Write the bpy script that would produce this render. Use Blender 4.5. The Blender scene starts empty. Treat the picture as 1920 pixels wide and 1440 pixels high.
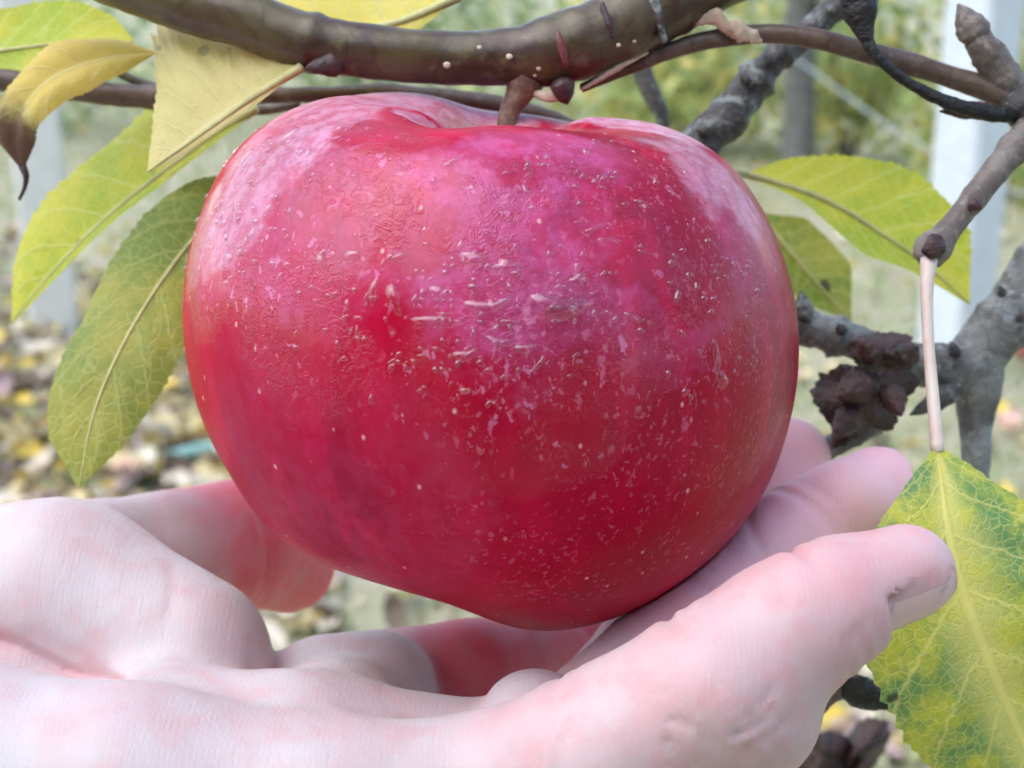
import bpy, math, random
import numpy as np
from mathutils import Vector, Matrix

random.seed(7); rng = np.random.default_rng(7)
SC = bpy.context.scene
COL = SC.collection

# ------------------------------------------------------------------ camera
PITCH = math.radians(17.0)
CAM = np.array([0.0, 0.0, 1.20])
FPX = 2640.0                       # focal length in pixels of the 1920-wide photograph
RIGHT = np.array([1.0, 0, 0])
FWD = np.array([0, math.cos(PITCH), -math.sin(PITCH)])
UPV = np.array([0, math.sin(PITCH), math.cos(PITCH)])
cam_d = bpy.data.cameras.new('camera'); cam = bpy.data.objects.new('camera', cam_d); COL.objects.link(cam)
cam.location = CAM
cam.rotation_euler = (math.pi / 2 - PITCH, 0, 0)
cam_d.sensor_width = 36.0; cam_d.lens = 36.0 * FPX / 1920.0
cam_d.clip_start = 0.004; cam_d.clip_end = 800.0
cam_d.dof.use_dof = True; cam_d.dof.focus_distance = 0.172; cam_d.dof.aperture_fstop = 30.0
SC.camera = cam

# ------------------------------------------------------------------ sky, sun, exposure
SUN_EL, SUN_AZ = math.radians(60), math.radians(245)    # azimuth from +Y clockwise
world = bpy.data.worlds.new('World'); SC.world = world; world.use_nodes = True
wn = world.node_tree; wn.nodes.clear()
sky = wn.nodes.new('ShaderNodeTexSky'); sky.sky_type = 'NISHITA'; sky.sun_disc = False
sky.sun_elevation = SUN_EL; sky.sun_rotation = SUN_AZ
sky.air_density = 1.0; sky.dust_density = 1.2; sky.ozone_density = 1.0
hs = wn.nodes.new('ShaderNodeHueSaturation'); hs.inputs['Saturation'].default_value = 0.9
bg = wn.nodes.new('ShaderNodeBackground'); bg.inputs['Strength'].default_value = 0.15
wo = wn.nodes.new('ShaderNodeOutputWorld')
wn.links.new(sky.outputs[0], hs.inputs['Color']); wn.links.new(hs.outputs[0], bg.inputs['Color'])
wn.links.new(bg.outputs[0], wo.inputs['Surface'])
sl = bpy.data.lights.new('sun', 'SUN'); sl.energy = 1.0; sl.angle = math.radians(75); sl.color = (1.0, 0.97, 0.94)
sun = bpy.data.objects.new('sun', sl); COL.objects.link(sun)
sd = Vector((math.sin(SUN_AZ) * math.cos(SUN_EL), math.cos(SUN_AZ) * math.cos(SUN_EL), math.sin(SUN_EL)))
sun.rotation_euler = sd.to_track_quat('Z', 'Y').to_euler(); sun.location = (0, -2, 6)
SC.view_settings.view_transform = 'Standard'; SC.view_settings.look = 'None'
SC.view_settings.gamma = 1.0; SC.view_settings.use_curve_mapping = False
SC.view_settings.exposure = 1.40
SC.cycles.max_bounces = 5; SC.cycles.diffuse_bounces = 4; SC.cycles.glossy_bounces = 2; SC.cycles.transmission_bounces = 4; SC.cycles.transparent_max_bounces = 6
SC.cycles.use_adaptive_sampling = True; SC.cycles.adaptive_threshold = 0.03; SC.cycles.use_denoising = True

# ------------------------------------------------------------------ helpers
def C3(px, py, d):                                   # pixel + distance in mm -> camera-aligned mm
    return np.array([(px - 960) / FPX * d, -(py - 720) / FPX * d, d], float)
def toW(c):                                          # camera-aligned mm -> world metres
    c = np.asarray(c, float)
    return CAM + 0.001 * (c[..., 0:1] * RIGHT + c[..., 1:2] * UPV + c[..., 2:3] * FWD)
def P(px, py, d): return toW(C3(px, py, d))
def ray_ground(px, py, z=0.0):
    v = (px - 960) / FPX * RIGHT - (py - 720) / FPX * UPV + FWD
    return CAM + v * ((z - CAM[2]) / v[2])

def tag(o, label=None, cat=None, group=None, kind=None):
    if label: o['label'] = label
    if cat: o['category'] = cat
    if group: o['group'] = group
    if kind: o['kind'] = kind
    return o
_wl = {}
def empty(name, loc):
    o = bpy.data.objects.new(name, None); COL.objects.link(o); o.location = loc
    o.empty_display_size = 0.01; _wl[o.name] = np.array(loc, float); return o
def obj(name, verts, faces, mat=None, parent=None, uv=None, smooth=True, origin=None):
    """one mesh object; verts are world metres"""
    verts = np.asarray(verts, float)
    base = _wl[parent.name] if parent is not None else np.zeros(3)
    org = np.array(origin, float) if origin is not None else (base if parent is not None else verts.mean(0))
    me = bpy.data.meshes.new(name)
    me.from_pydata((verts - org).tolist(), [], faces if isinstance(faces, list) else faces.tolist())
    if uv is not None:
        ul = me.uv_layers.new(name='UVMap')
        li = np.empty(len(me.loops), np.int32); me.loops.foreach_get('vertex_index', li)
        ul.data.foreach_set('uv', np.asarray(uv, np.float32)[li].ravel())
    if smooth: me.polygons.foreach_set('use_smooth', np.ones(len(me.polygons), bool))
    if mat: me.materials.append(mat)
    o = bpy.data.objects.new(name, me); COL.objects.link(o)
    o.location = org - base
    if parent is not None: o.parent = parent
    _wl[o.name] = org
    return o

def catmull(pts, n):
    pts = np.asarray(pts, float)
    if len(pts) == 2:
        t = np.linspace(0, 1, n)[:, None]; return pts[0] * (1 - t) + pts[1] * t
    p = np.vstack([2 * pts[0] - pts[1], pts, 2 * pts[-1] - pts[-2]])
    seg = np.linalg.norm(np.diff(pts[:, :3], axis=0), axis=1); cum = np.r_[0, np.cumsum(seg)] / seg.sum()
    out = []
    for t in np.linspace(0, 1, n):
        i = min(np.searchsorted(cum, t, side='right') - 1, len(pts) - 2); u = (t - cum[i]) / (cum[i + 1] - cum[i])
        a, b, c, d = p[i], p[i + 1], p[i + 2], p[i + 3]
        out.append(0.5 * (2 * b + (c - a) * u + (2 * a - 5 * b + 4 * c - d) * u * u + (3 * b - a - 3 * c + d) * u ** 3))
    return np.array(out)
def frames(path):
    T = np.gradient(path, axis=0); T /= np.linalg.norm(T, axis=1)[:, None] + 1e-12
    ref = np.array([0, 0, 1.0]) if abs(T[0][2]) < .8 else np.array([1.0, 0, 0])
    N = [np.cross(T[0], np.cross(ref, T[0]))]; N[0] /= np.linalg.norm(N[0])
    for i in range(1, len(path)):
        v = N[-1] - T[i] * N[-1].dot(T[i]); N.append(v / np.linalg.norm(v))
    N = np.array(N); return T, N, np.cross(T, N)
def vnoise(p, s, seed=0):
    """cheap smooth pseudo-noise in -1..1"""
    p = np.asarray(p) * s + seed * 17.31
    x, y, z = p[..., 0], p[..., 1], p[..., 2]
    return (np.sin(x * 1.7 + 1.3 * np.sin(y * 1.1 + .7 * z)) * np.cos(y * 1.9 + 1.1 * np.sin(z * 1.3 + x)) +
            .6 * np.sin(z * 2.7 + 1.7 * np.cos(x * 2.3)) * np.cos(x * 3.1 - y * 2.1) +
            .4 * np.sin(5.3 * x + 3.1 * y) * np.sin(4.7 * z - 2.9 * y)) / 1.6
def tube(pts_r, n=48, m=16, rough=0.0, rs=600., nodes=(), seed=0, taper_end=True, flat=1.0):
    """pts_r: list of (x,y,z,r) in world metres -> verts, faces; bumps from noise and ring nodes (t, width, amount)"""
    q = catmull(pts_r, n); path, r = q[:, :3], np.abs(q[:, 3]).copy()
    t = np.linspace(0, 1, n)
    for (t0, w, a) in nodes: r *= 1 + a * np.exp(-((t - t0) / w) ** 2)
    T, N, B = frames(path)
    ang = np.linspace(0, 2 * math.pi, m, endpoint=False)
    dirs = np.cos(ang)[None, :, None] * N[:, None, :] + flat * np.sin(ang)[None, :, None] * B[:, None, :]
    v = path[:, None, :] + dirs * r[:, None, None]
    if rough: v = path[:, None, :] + dirs * (r[:, None] * (1 + rough * vnoise(v, rs, seed)))[..., None]
    v = v.reshape(-1, 3)
    f = [(i * m + j, i * m + (j + 1) % m, (i + 1) * m + (j + 1) % m, (i + 1) * m + j) for i in range(n - 1) for j in range(m)]
    k = len(v); v = np.vstack([v, path[0] - T[0] * r[0] * .4, path[-1] + T[-1] * r[-1] * .5])
    f += [(k, (j + 1) % m, j) for j in range(m)] + [(k + 1, (n - 1) * m + j, (n - 1) * m + (j + 1) % m) for j in range(m)]
    return v, f
def px_tube(pts, **kw):
    """pts: (px, py, depth mm, radius px)"""
    return tube([np.r_[P(a, b, d), 0.001 * r * d / FPX] for a, b, d, r in pts], **kw)
def blob(c, rad, axes=None, nu=14, nv=9, rough=0., rs=900., seed=0, shape=None):
    th = np.linspace(0, math.pi, nv + 1)[1:-1]; ph = np.linspace(0, 2 * math.pi, nu, endpoint=False)
    d = np.array([[math.sin(t) * math.cos(p), math.sin(t) * math.sin(p), math.cos(t)] for t in th for p in ph] + [[0, 0, 1], [0, 0, -1]])
    q = d * np.asarray(rad)
    if shape is not None: q = shape(q, d)
    A = np.eye(3) if axes is None else np.asarray(axes)
    v = q @ A
    if rough: v = v * (1 + rough * vnoise(v + np.asarray(c), rs, seed))[:, None]
    v = v + np.asarray(c); f = []; n = len(th)
    for i in range(n - 1):
        for j in range(nu): f.append((i * nu + j, i * nu + (j + 1) % nu, (i + 1) * nu + (j + 1) % nu, (i + 1) * nu + j)[::-1])
    k = n * nu
    for j in range(nu):
        f.append((k, j, (j + 1) % nu)); f.append((k + 1, (n - 1) * nu + (j + 1) % nu, (n - 1) * nu + j))
    return v, f
def axes_from(zdir, xhint=(1, 0, 0)):
    z = np.asarray(zdir, float); z /= np.linalg.norm(z); x = np.asarray(xhint, float); x = x - z * x.dot(z)
    if np.linalg.norm(x) < 1e-6: x = np.array([0, 1.0, 0]) - z * z[1]
    x /= np.linalg.norm(x); return np.array([x, np.cross(z, x), z])
def join(parts):
    V, F, k = [], [], 0
    for v, f in parts:
        V.append(np.asarray(v)); F += [tuple(i + k for i in q) for q in f]; k += len(v)
    return np.vstack(V), F

# ------------------------------------------------------------------ material kit
class NT:
    def __init__(s, name):
        s.m = bpy.data.materials.new(name); s.m.use_nodes = True; s.t = s.m.node_tree; s.t.nodes.clear()
        s.out = s.n('ShaderNodeOutputMaterial')
    def n(s, typ, _in=None, **kw):
        nd = s.t.nodes.new(typ)
        for k, v in kw.items(): setattr(nd, k, v)
        for k, v in (_in or {}).items(): s.set(nd.inputs[k], v)
        return nd
    def set(s, sock, v):
        if isinstance(v, bpy.types.NodeSocket): s.t.links.new(v, sock)
        else:
            if sock.type == 'RGBA' and len(v) == 3: v = (*v, 1)
            sock.default_value = v
    def math(s, op, a, b=None, c=None, clamp=False):
        nd = s.n('ShaderNodeMath', operation=op, use_clamp=clamp); s.set(nd.inputs[0], a)
        if b is not None: s.set(nd.inputs[1], b)
        if c is not None: s.set(nd.inputs[2], c)
        return nd.outputs[0]
    def mix(s, f, a, b, blend='MIX'):
        nd = s.n('ShaderNodeMix', data_type='RGBA', blend_type=blend); s.set(nd.inputs[0], f); s.set(nd.inputs[6], a); s.set(nd.inputs[7], b)
        return nd.outputs[2]
    def ramp(s, f, a, b, lo=0., hi=1.):
        nd = s.n('ShaderNodeMapRange', interpolation_type='SMOOTHSTEP'); s.set(nd.inputs[0], f)
        for i, v in ((1, a), (2, b), (3, lo), (4, hi)): s.set(nd.inputs[i], v)
        return nd.outputs[0]
    def noise(s, vec, scale, detail=3., rough=.55, dist=0.):
        nd = s.n('ShaderNodeTexNoise', {'Vector': vec, 'Scale': scale, 'Detail': detail, 'Roughness': rough, 'Distortion': dist}); return nd.outputs['Fac']
    def vor(s, vec, scale, feature='F1', rand=1.):
        nd = s.n('ShaderNodeTexVoronoi', {'Vector': vec, 'Scale': scale, 'Randomness': rand}, feature=feature); return nd.outputs['Distance']
    def obj(s): return s.n('ShaderNodeTexCoord').outputs['Object']
    def uv(s): return s.n('ShaderNodeTexCoord').outputs['UV']
    def mapping(s, vec, scale=(1, 1, 1), loc=(0, 0, 0), rot=(0, 0, 0)):
        return s.n('ShaderNodeMapping', {'Vector': vec, 'Scale': scale, 'Location': loc, 'Rotation': rot}).outputs[0]
    def bump(s, h, strength, dist, normal=None):
        nd = s.n('ShaderNodeBump', {'Height': h, 'Strength': strength, 'Distance': dist})
        if normal is not None: s.set(nd.inputs['Normal'], normal)
        return nd.outputs[0]
    def pbsdf(s, **kw):
        nd = s.n('ShaderNodeBsdfPrincipled')
        for k, v in kw.items(): s.set(nd.inputs[k.replace('_', ' ')], v)
        return nd.outputs[0]
    def done(s, sh): s.t.links.new(sh, s.out.inputs['Surface']); return s.m

def m_plain(name, col, var=.25, scale=200., rough=.7, bump=.3, bd=.0004, col2=None, detail=4.):
    k = NT(name); o = k.obj(); n = k.noise(o, scale, detail)
    c2 = col2 or tuple(x * (1 - var) for x in col)
    return k.done(k.pbsdf(Base_Color=k.mix(k.ramp(n, .35, .65), col, c2), Roughness=rough, Normal=k.bump(k.noise(o, scale * 3, 4), bump, bd)))

def m_bark(name, c1, c2, c3, scale=250., rough=.55, bump=.5, bd=.0006, lichen=None):
    k = NT(name); o = k.obj()
    a = k.noise(o, scale * .5, 4.); b = k.noise(o, scale * 2.2, 5., .65)
    col = k.mix(k.ramp(a, .36, .62), c1, c2); col = k.mix(k.ramp(b, .5, .72), col, c3)
    h = k.math('ADD', k.noise(o, scale * 1.2, 4.), k.math('MULTIPLY', b, .5))
    if lichen:
        l = k.ramp(k.noise(o, scale * .9, 5., .7), .53, .6); col = k.mix(l, col, lichen)
    cr = k.ramp(k.vor(o, scale * .8, 'DISTANCE_TO_EDGE'), 0, .05)
    col = k.mix(k.math('MULTIPLY', k.math('SUBTRACT', 1., cr), .35), col, tuple(x * .4 for x in c2))
    return k.done(k.pbsdf(Base_Color=col, Roughness=rough, Normal=k.bump(h, bump, bd)))

def m_leaf(name, green, yellow, vein, yb=.5, spot=(.05, .035, .012), net=.5, spots=.09, nlat=8., transl=.35, scale=60., edge=None, rough=.5, midw=.03, sps=95., halo=0., netscale=480.):
    k = NT(name); o = k.obj(); uv = k.uv()
    sx = k.n('ShaderNodeSeparateXYZ', {0: uv}); u, v = sx.outputs[0], sx.outputs[1]
    av = k.math('ABSOLUTE', k.math('MULTIPLY_ADD', v, 2., -1.))                # 0 midrib .. 1 margin
    big = k.noise(o, scale, 3., .6); fine = k.noise(o, scale * 7, 4., .6)
    yn = k.math('ADD', k.math('MULTIPLY', big, .75), k.math('MULTIPLY', fine, .25))
    col = k.mix(k.ramp(yn, yb - .12, yb + .12), green, yellow)
    if halo: col = k.mix(k.math('MULTIPLY', k.math('SUBTRACT', 1., k.ramp(k.math('ADD', av, k.math('MULTIPLY', k.math('SUBTRACT', yn, .5), .9)), .02, .42)), halo), col, vein)
    # lateral veins sweep forward from the midrib
    ph = k.math('ADD', k.math('MULTIPLY', u, nlat), k.math('MULTIPLY', av, -1.5))
    ph = k.math('ADD', ph, k.math('MULTIPLY', k.math('SUBTRACT', fine, .5), .25))
    lat = k.math('ABSOLUTE', k.math('SUBTRACT', k.math('FRACT', ph), .5))
    latv = k.math('SUBTRACT', 1., k.ramp(lat, .0, .07))
    mid = k.math('SUBTRACT', 1., k.ramp(av, midw * .4, midw * 1.8))
    dv = k.vor(k.n('ShaderNodeVectorMath', {0: o, 1: k.n('ShaderNodeVectorMath', {0: k.n('ShaderNodeTexNoise', {'Vector': o, 'Scale': 400.}).outputs['Color'], 1: (.0012, .0012, .0012)}, operation='MULTIPLY').outputs[0]}).outputs[0], netscale, 'DISTANCE_TO_EDGE')
    netv = k.math('MULTIPLY', k.math('SUBTRACT', 1., k.ramp(dv, .0, .10)), net)
    vv = k.math('MAXIMUM', k.math('MAXIMUM', k.math('MULTIPLY', latv, .6), mid), netv)
    col = k.mix(vv, col, vein)
    sp = k.vor(o, sps, 'F1'); spm = k.math('SUBTRACT', 1., k.ramp(k.math('ADD', sp, k.math('MULTIPLY', fine, .12)), spots, spots + .06))
    col = k.mix(k.math('MULTIPLY', spm, .85), col, spot)
    if edge: col = k.mix(k.math('MULTIPLY', k.ramp(k.math('ADD', u, k.math('MULTIPLY', k.math('SUBTRACT', fine, .5), .2)), .62, .8), 1.), col, edge)
    h = k.math('ADD', k.math('MULTIPLY', vv, -.5), k.math('MULTIPLY', fine, .6))
    nrm = k.bump(h, .45, .0006)
    p = k.pbsdf(Base_Color=col, Roughness=rough, Normal=nrm, Specular_IOR_Level=.35)
    t = k.n('ShaderNodeBsdfTranslucent', {'Color': col, 'Normal': nrm}).outputs[0]
    return k.done(k.n('ShaderNodeMixShader', {0: transl, 1: p, 2: t}).outputs[0])

# ================================================================== SETTING
# ground: one sheet to the horizon
def ground_h(x, y): return 0.03 * np.sin(x * 1.1 + .4) * np.cos(y * .7) + .015 * np.sin(2.3 * x - 1.7 * y)
k = NT('ground_soil_and_thatch'); o_ = k.obj()
gc = k.mix(k.ramp(k.noise(o_, 2.2, 5., .65), .4, .62), (.40, .37, .24), (.32, .33, .18))
gc = k.mix(k.ramp(k.noise(o_, 28., 4., .7), .52, .68), gc, (.46, .42, .33))
gc = k.mix(k.ramp(k.noise(o_, 60., 4., .7), .55, .75), gc, (.14, .11, .08))
M_GROUND = k.done(k.pbsdf(Base_Color=gc, Roughness=.95, Normal=k.bump(k.noise(o_, 45., 5.), .8, .02)))
xs = np.r_[-400, -150, -60, -25, np.linspace(-12, 12, 61), 25, 60, 150, 400]; ys = np.r_[-400, -150, -60, -20, np.linspace(-6, 24, 76), 40, 80, 160, 400]
X, Y = np.meshgrid(xs, ys, indexing='ij'); Z = ground_h(X, Y) * (np.abs(X) < 30) * (np.abs(Y) < 40)
gv = np.stack([X, Y, Z], -1).reshape(-1, 3); nyy = len(ys)
gf = [(i * nyy + j, (i + 1) * nyy + j, (i + 1) * nyy + j + 1, i * nyy + j + 1) for i in range(len(xs) - 1) for j in range(nyy - 1)]
tag(obj('ground', gv, gf, M_GROUND, origin=(0, 0, 0)), kind='structure')

# grass
def grass(name, n, xr, yr, mat, hgt, label, w=.004, keep=None, seed=1):
    g = np.random.default_rng(seed)
    x = g.uniform(*xr, n * 3); y = g.uniform(yr[0], yr[1], n * 3) if yr[1] - yr[0] < 4 else yr[0] * (yr[1] / yr[0]) ** g.uniform(0, 1, n * 3)
    if keep is not None: m = keep(x, y, g); x, y = x[m], y[m]
    x, y = x[:n], y[:n]; n = len(x); z = ground_h(x, y)
    h = hgt * g.uniform(.5, 1.4, n); a = g.uniform(0, 2 * np.pi, n); l = g.uniform(.2, 1.1, n); la = g.uniform(0, 2 * np.pi, n)
    wv = np.stack([np.cos(a), np.sin(a), 0 * a], -1) * (w * g.uniform(.6, 1.5, n) * (1 + y * .06))[:, None]
    lean = np.stack([np.cos(la), np.sin(la), 0 * la], -1)
    b = np.stack([x, y, z - .01], -1); md = b + lean * (h * l * .35)[:, None] + np.array([0, 0, 1]) * (h * .6)[:, None]
    tp = b + lean * (h * l)[:, None] + np.array([0, 0, 1]) * (h * (1.05 - .35 * l))[:, None]
    v = np.stack([b - wv, b + wv, md + wv * .8, md - wv * .8, tp], 1).reshape(-1, 3)
    i = np.arange(n) * 5
    f = [q for k_ in i.tolist() for q in ((k_, k_ + 1, k_ + 2, k_ + 3), (k_ + 3, k_ + 2, k_ + 4))]
    uv = np.tile(np.array([[0, 0], [1, 0], [1, .5], [0, .5], [.5, 1]]), (n, 1)); uv[:, 0] = np.repeat(g.uniform(0, 1, n), 5)
    return tag(obj(name, v, f, mat, uv=uv, origin=(0, 0, 0)), label, 'grass', kind='stuff')
def m_grass(name, a, b, c):
    k = NT(name); s = k.n('ShaderNodeSeparateXYZ', {0: k.uv()})
    col = k.mix(k.ramp(s.outputs[0], .25, .6), a, b); col = k.mix(k.ramp(s.outputs[0], .7, .9), col, c)
    return k.done(k.n('ShaderNodeMixShader', {0: .3, 1: k.pbsdf(Base_Color=col, Roughness=.6), 2: k.n('ShaderNodeBsdfTranslucent', {'Color': col}).outputs[0]}).outputs[0])
M_GRASS = m_grass('grass_blades', (.30, .37, .16), (.40, .45, .22), (.58, .53, .33))
M_STRAW = m_grass('dry_straw', (.62, .55, .37), (.68, .61, .45), (.52, .46, .27))
def left_litter(x, y): return (x < -.09 * y) & (y < 6.5)
grass('grass', 26000, (-8, 9), (1.3, 16), M_GRASS, .07, 'short pale green autumn grass covering the orchard floor', seed=3,
      keep=lambda x, y, g: (np.abs(x) < .62 * y + .8) & ~(left_litter(x, y) & (g.uniform(0, 1, len(x)) < .8)))
grass('dry_grass', 20000, (-8, 9), (1.3, 16), M_STRAW, .06, 'bleached straw-coloured dry grass between the green blades', seed=4,
      keep=lambda x, y, g: (np.abs(x) < .62 * y + .8) & ~(left_litter(x, y) & (g.uniform(0, 1, len(x)) < .6)))

# ================================================================== APPLE
AC = C3(925, 690, 200.0); TAU = math.radians(11.0); AK = 0.974 / 13.2       # outline pixels -> mm
_r = np.array([[0, 335], [7, 385], [14, 462], [20, 506], [26.6, 527], [33.4, 553], [40.8, 574], [49.1, 588], [59.3, 588], [70, 585], [81, 580], [90, 575],
               [100, 569], [110.7, 566], [121.4, 556], [133, 541], [146, 530], [158, 518], [169, 504], [180, 486]], float)
_l = np.array([[0, 335], [7, 395], [14, 490], [20, 545], [26, 577], [30.6, 598], [38.2, 620], [46, 631], [54.3, 630], [63, 617], [71.7, 605], [80.2, 590], [88, 575],
               [97, 559], [107.2, 539], [119.7, 524], [130.6, 507], [141.6, 488], [149.7, 470], [159.7, 455], [170.7, 466], [180, 486]], float)
_tg = np.linspace(0, 180, 721)
def _sm(a):
    y = np.interp(_tg, a[:, 0], a[:, 1]); kx = np.exp(-(np.arange(-24, 25) / 10.) ** 2); kx /= kx.sum()
    return np.convolve(np.r_[y[24:0:-1], y, y[-2:-26:-1]], kx, 'valid')
_rt, _lt = _sm(_r), _sm(_l)
def apple_R(th, ph):
    d = np.degrees(th); w = .5 + .5 * np.cos(ph)
    w = w * w * (3 - 2 * w)
    R = w * np.interp(d, _tg, _rt) + (1 - w) * np.interp(d, _tg, _lt)
    # front and back shoulders are a little fuller, shallow valleys part the lobes round the stem
    fr = np.maximum(0, -np.sin(ph)); bk_ = np.maximum(0, np.sin(ph))
    R = R - 34 * np.exp(-((d - 22) / 16) ** 2) * fr - 12 * np.exp(-((d - 28) / 16) ** 2) * bk_ * (.5 + .5 * np.cos(ph)) + 14 * np.exp(-((d - 24) / 14) ** 2) * bk_ * (.5 - .5 * np.cos(ph))
    for c, dp, wd in ((-107, 62, 15), (-35, 5, 20), (38, 14, 20), (98, 16, 20), (165, 10, 18)):
        a = (np.degrees(ph) - c + 180) % 360 - 180
        R = R - dp * np.exp(-(a / wd) ** 2) * np.exp(-((d - 19) / 15) ** 2) - .35 * dp * np.exp(-(a / 24) ** 2) * np.exp(-((d - 168) / 22) ** 2)
    al = (np.degrees(ph) + 126 + 180) % 360 - 180                      # flat on the under side at left
    R = R - 30 * np.exp(-((d - 141) / 12) ** 2) * np.exp(-(al / 36) ** 2)
    R = R + 2.2 * np.sin(3 * ph + .6) * np.sin(th) + 1.6 * np.sin(7 * ph + 1.) * np.sin(th) ** 2
    return R * AK
_ct, _st = math.cos(TAU), math.sin(TAU)
def apple_f(p):
    q = p - AC; zl = q[..., 1] * _ct - q[..., 2] * _st; yl = q[..., 2] * _ct + q[..., 1] * _st; xl = q[..., 0]
    r = np.sqrt(xl * xl + yl * yl + zl * zl) + 1e-9
    return (r - apple_R(np.arccos(np.clip(zl / r, -1, 1)), np.arctan2(yl, xl))) * .95
nt, npz = 220, 320
th = np.r_[np.linspace(0.004, .5, 70), np.linspace(.5, math.pi - .004, nt - 69)[1:]]; ph = np.linspace(-math.pi, math.pi, npz, endpoint=False)
TH, PH = np.meshgrid(th, ph, indexing='ij'); RR = apple_R(TH, PH) * .001
AV = np.stack([RR * np.sin(TH) * np.cos(PH), RR * np.sin(TH) * np.sin(PH), RR * np.cos(TH)], -1).reshape(-1, 3)
i, j = np.meshgrid(np.arange(len(th) - 1), np.arange(npz), indexing='ij'); j2 = (j + 1) % npz
AF = np.stack([i * npz + j, (i + 1) * npz + j, (i + 1) * npz + j2, i * npz + j2], -1).reshape(-1, 4)
kk = len(AV); AV = np.vstack([AV, [[0, 0, apple_R(np.array(0.), np.array(0.)) * .001]], [[0, 0, -apple_R(np.array(math.pi), np.array(0.)) * .001]]])
AFl = AF.tolist() + [(kk, jj, (jj + 1) % npz) for jj in range(npz)] + [(kk + 1, (len(th) - 1) * npz + (jj + 1) % npz, (len(th) - 1) * npz + jj) for jj in range(npz)]
AZ = UPV * _ct - FWD * _st; AX = RIGHT; AY = np.cross(AZ, AX); AMAT = np.array([AX, AY, AZ])        # rows
AORG = toW(AC)
def a2w(v): return np.asarray(v) @ AMAT + AORG
AW = a2w(AV[:kk])                                                       # world positions of skin vertices
_g = AW.reshape(len(th), npz, 3); _n = np.cross(np.gradient(_g, axis=0), np.roll(_g, -1, 1) - np.roll(_g, 1, 1)).reshape(-1, 3); _n /= np.linalg.norm(_n, axis=1)[:, None] + 1e-12
if (_n * (AW - AORG)).sum() < 0: _n = -_n
_rel = AW - CAM; _dep = _rel @ FWD; _pu = 960 + FPX * (_rel @ RIGHT) / _dep; _pv = 720 - FPX * (_rel @ UPV) / _dep
_front = (_n * _rel).sum(1) < 0
def on_apple(px, py):
    """nearest facing skin vertex below a pixel of the photo: point, normal"""
    d = (_pu - px) ** 2 + (_pv - py) ** 2 + np.where(_front, 0, 1e9) + (_dep - .2) * 2e4 * 0
    i = int(np.argmin(d)); return AW[i], _n[i]

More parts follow.
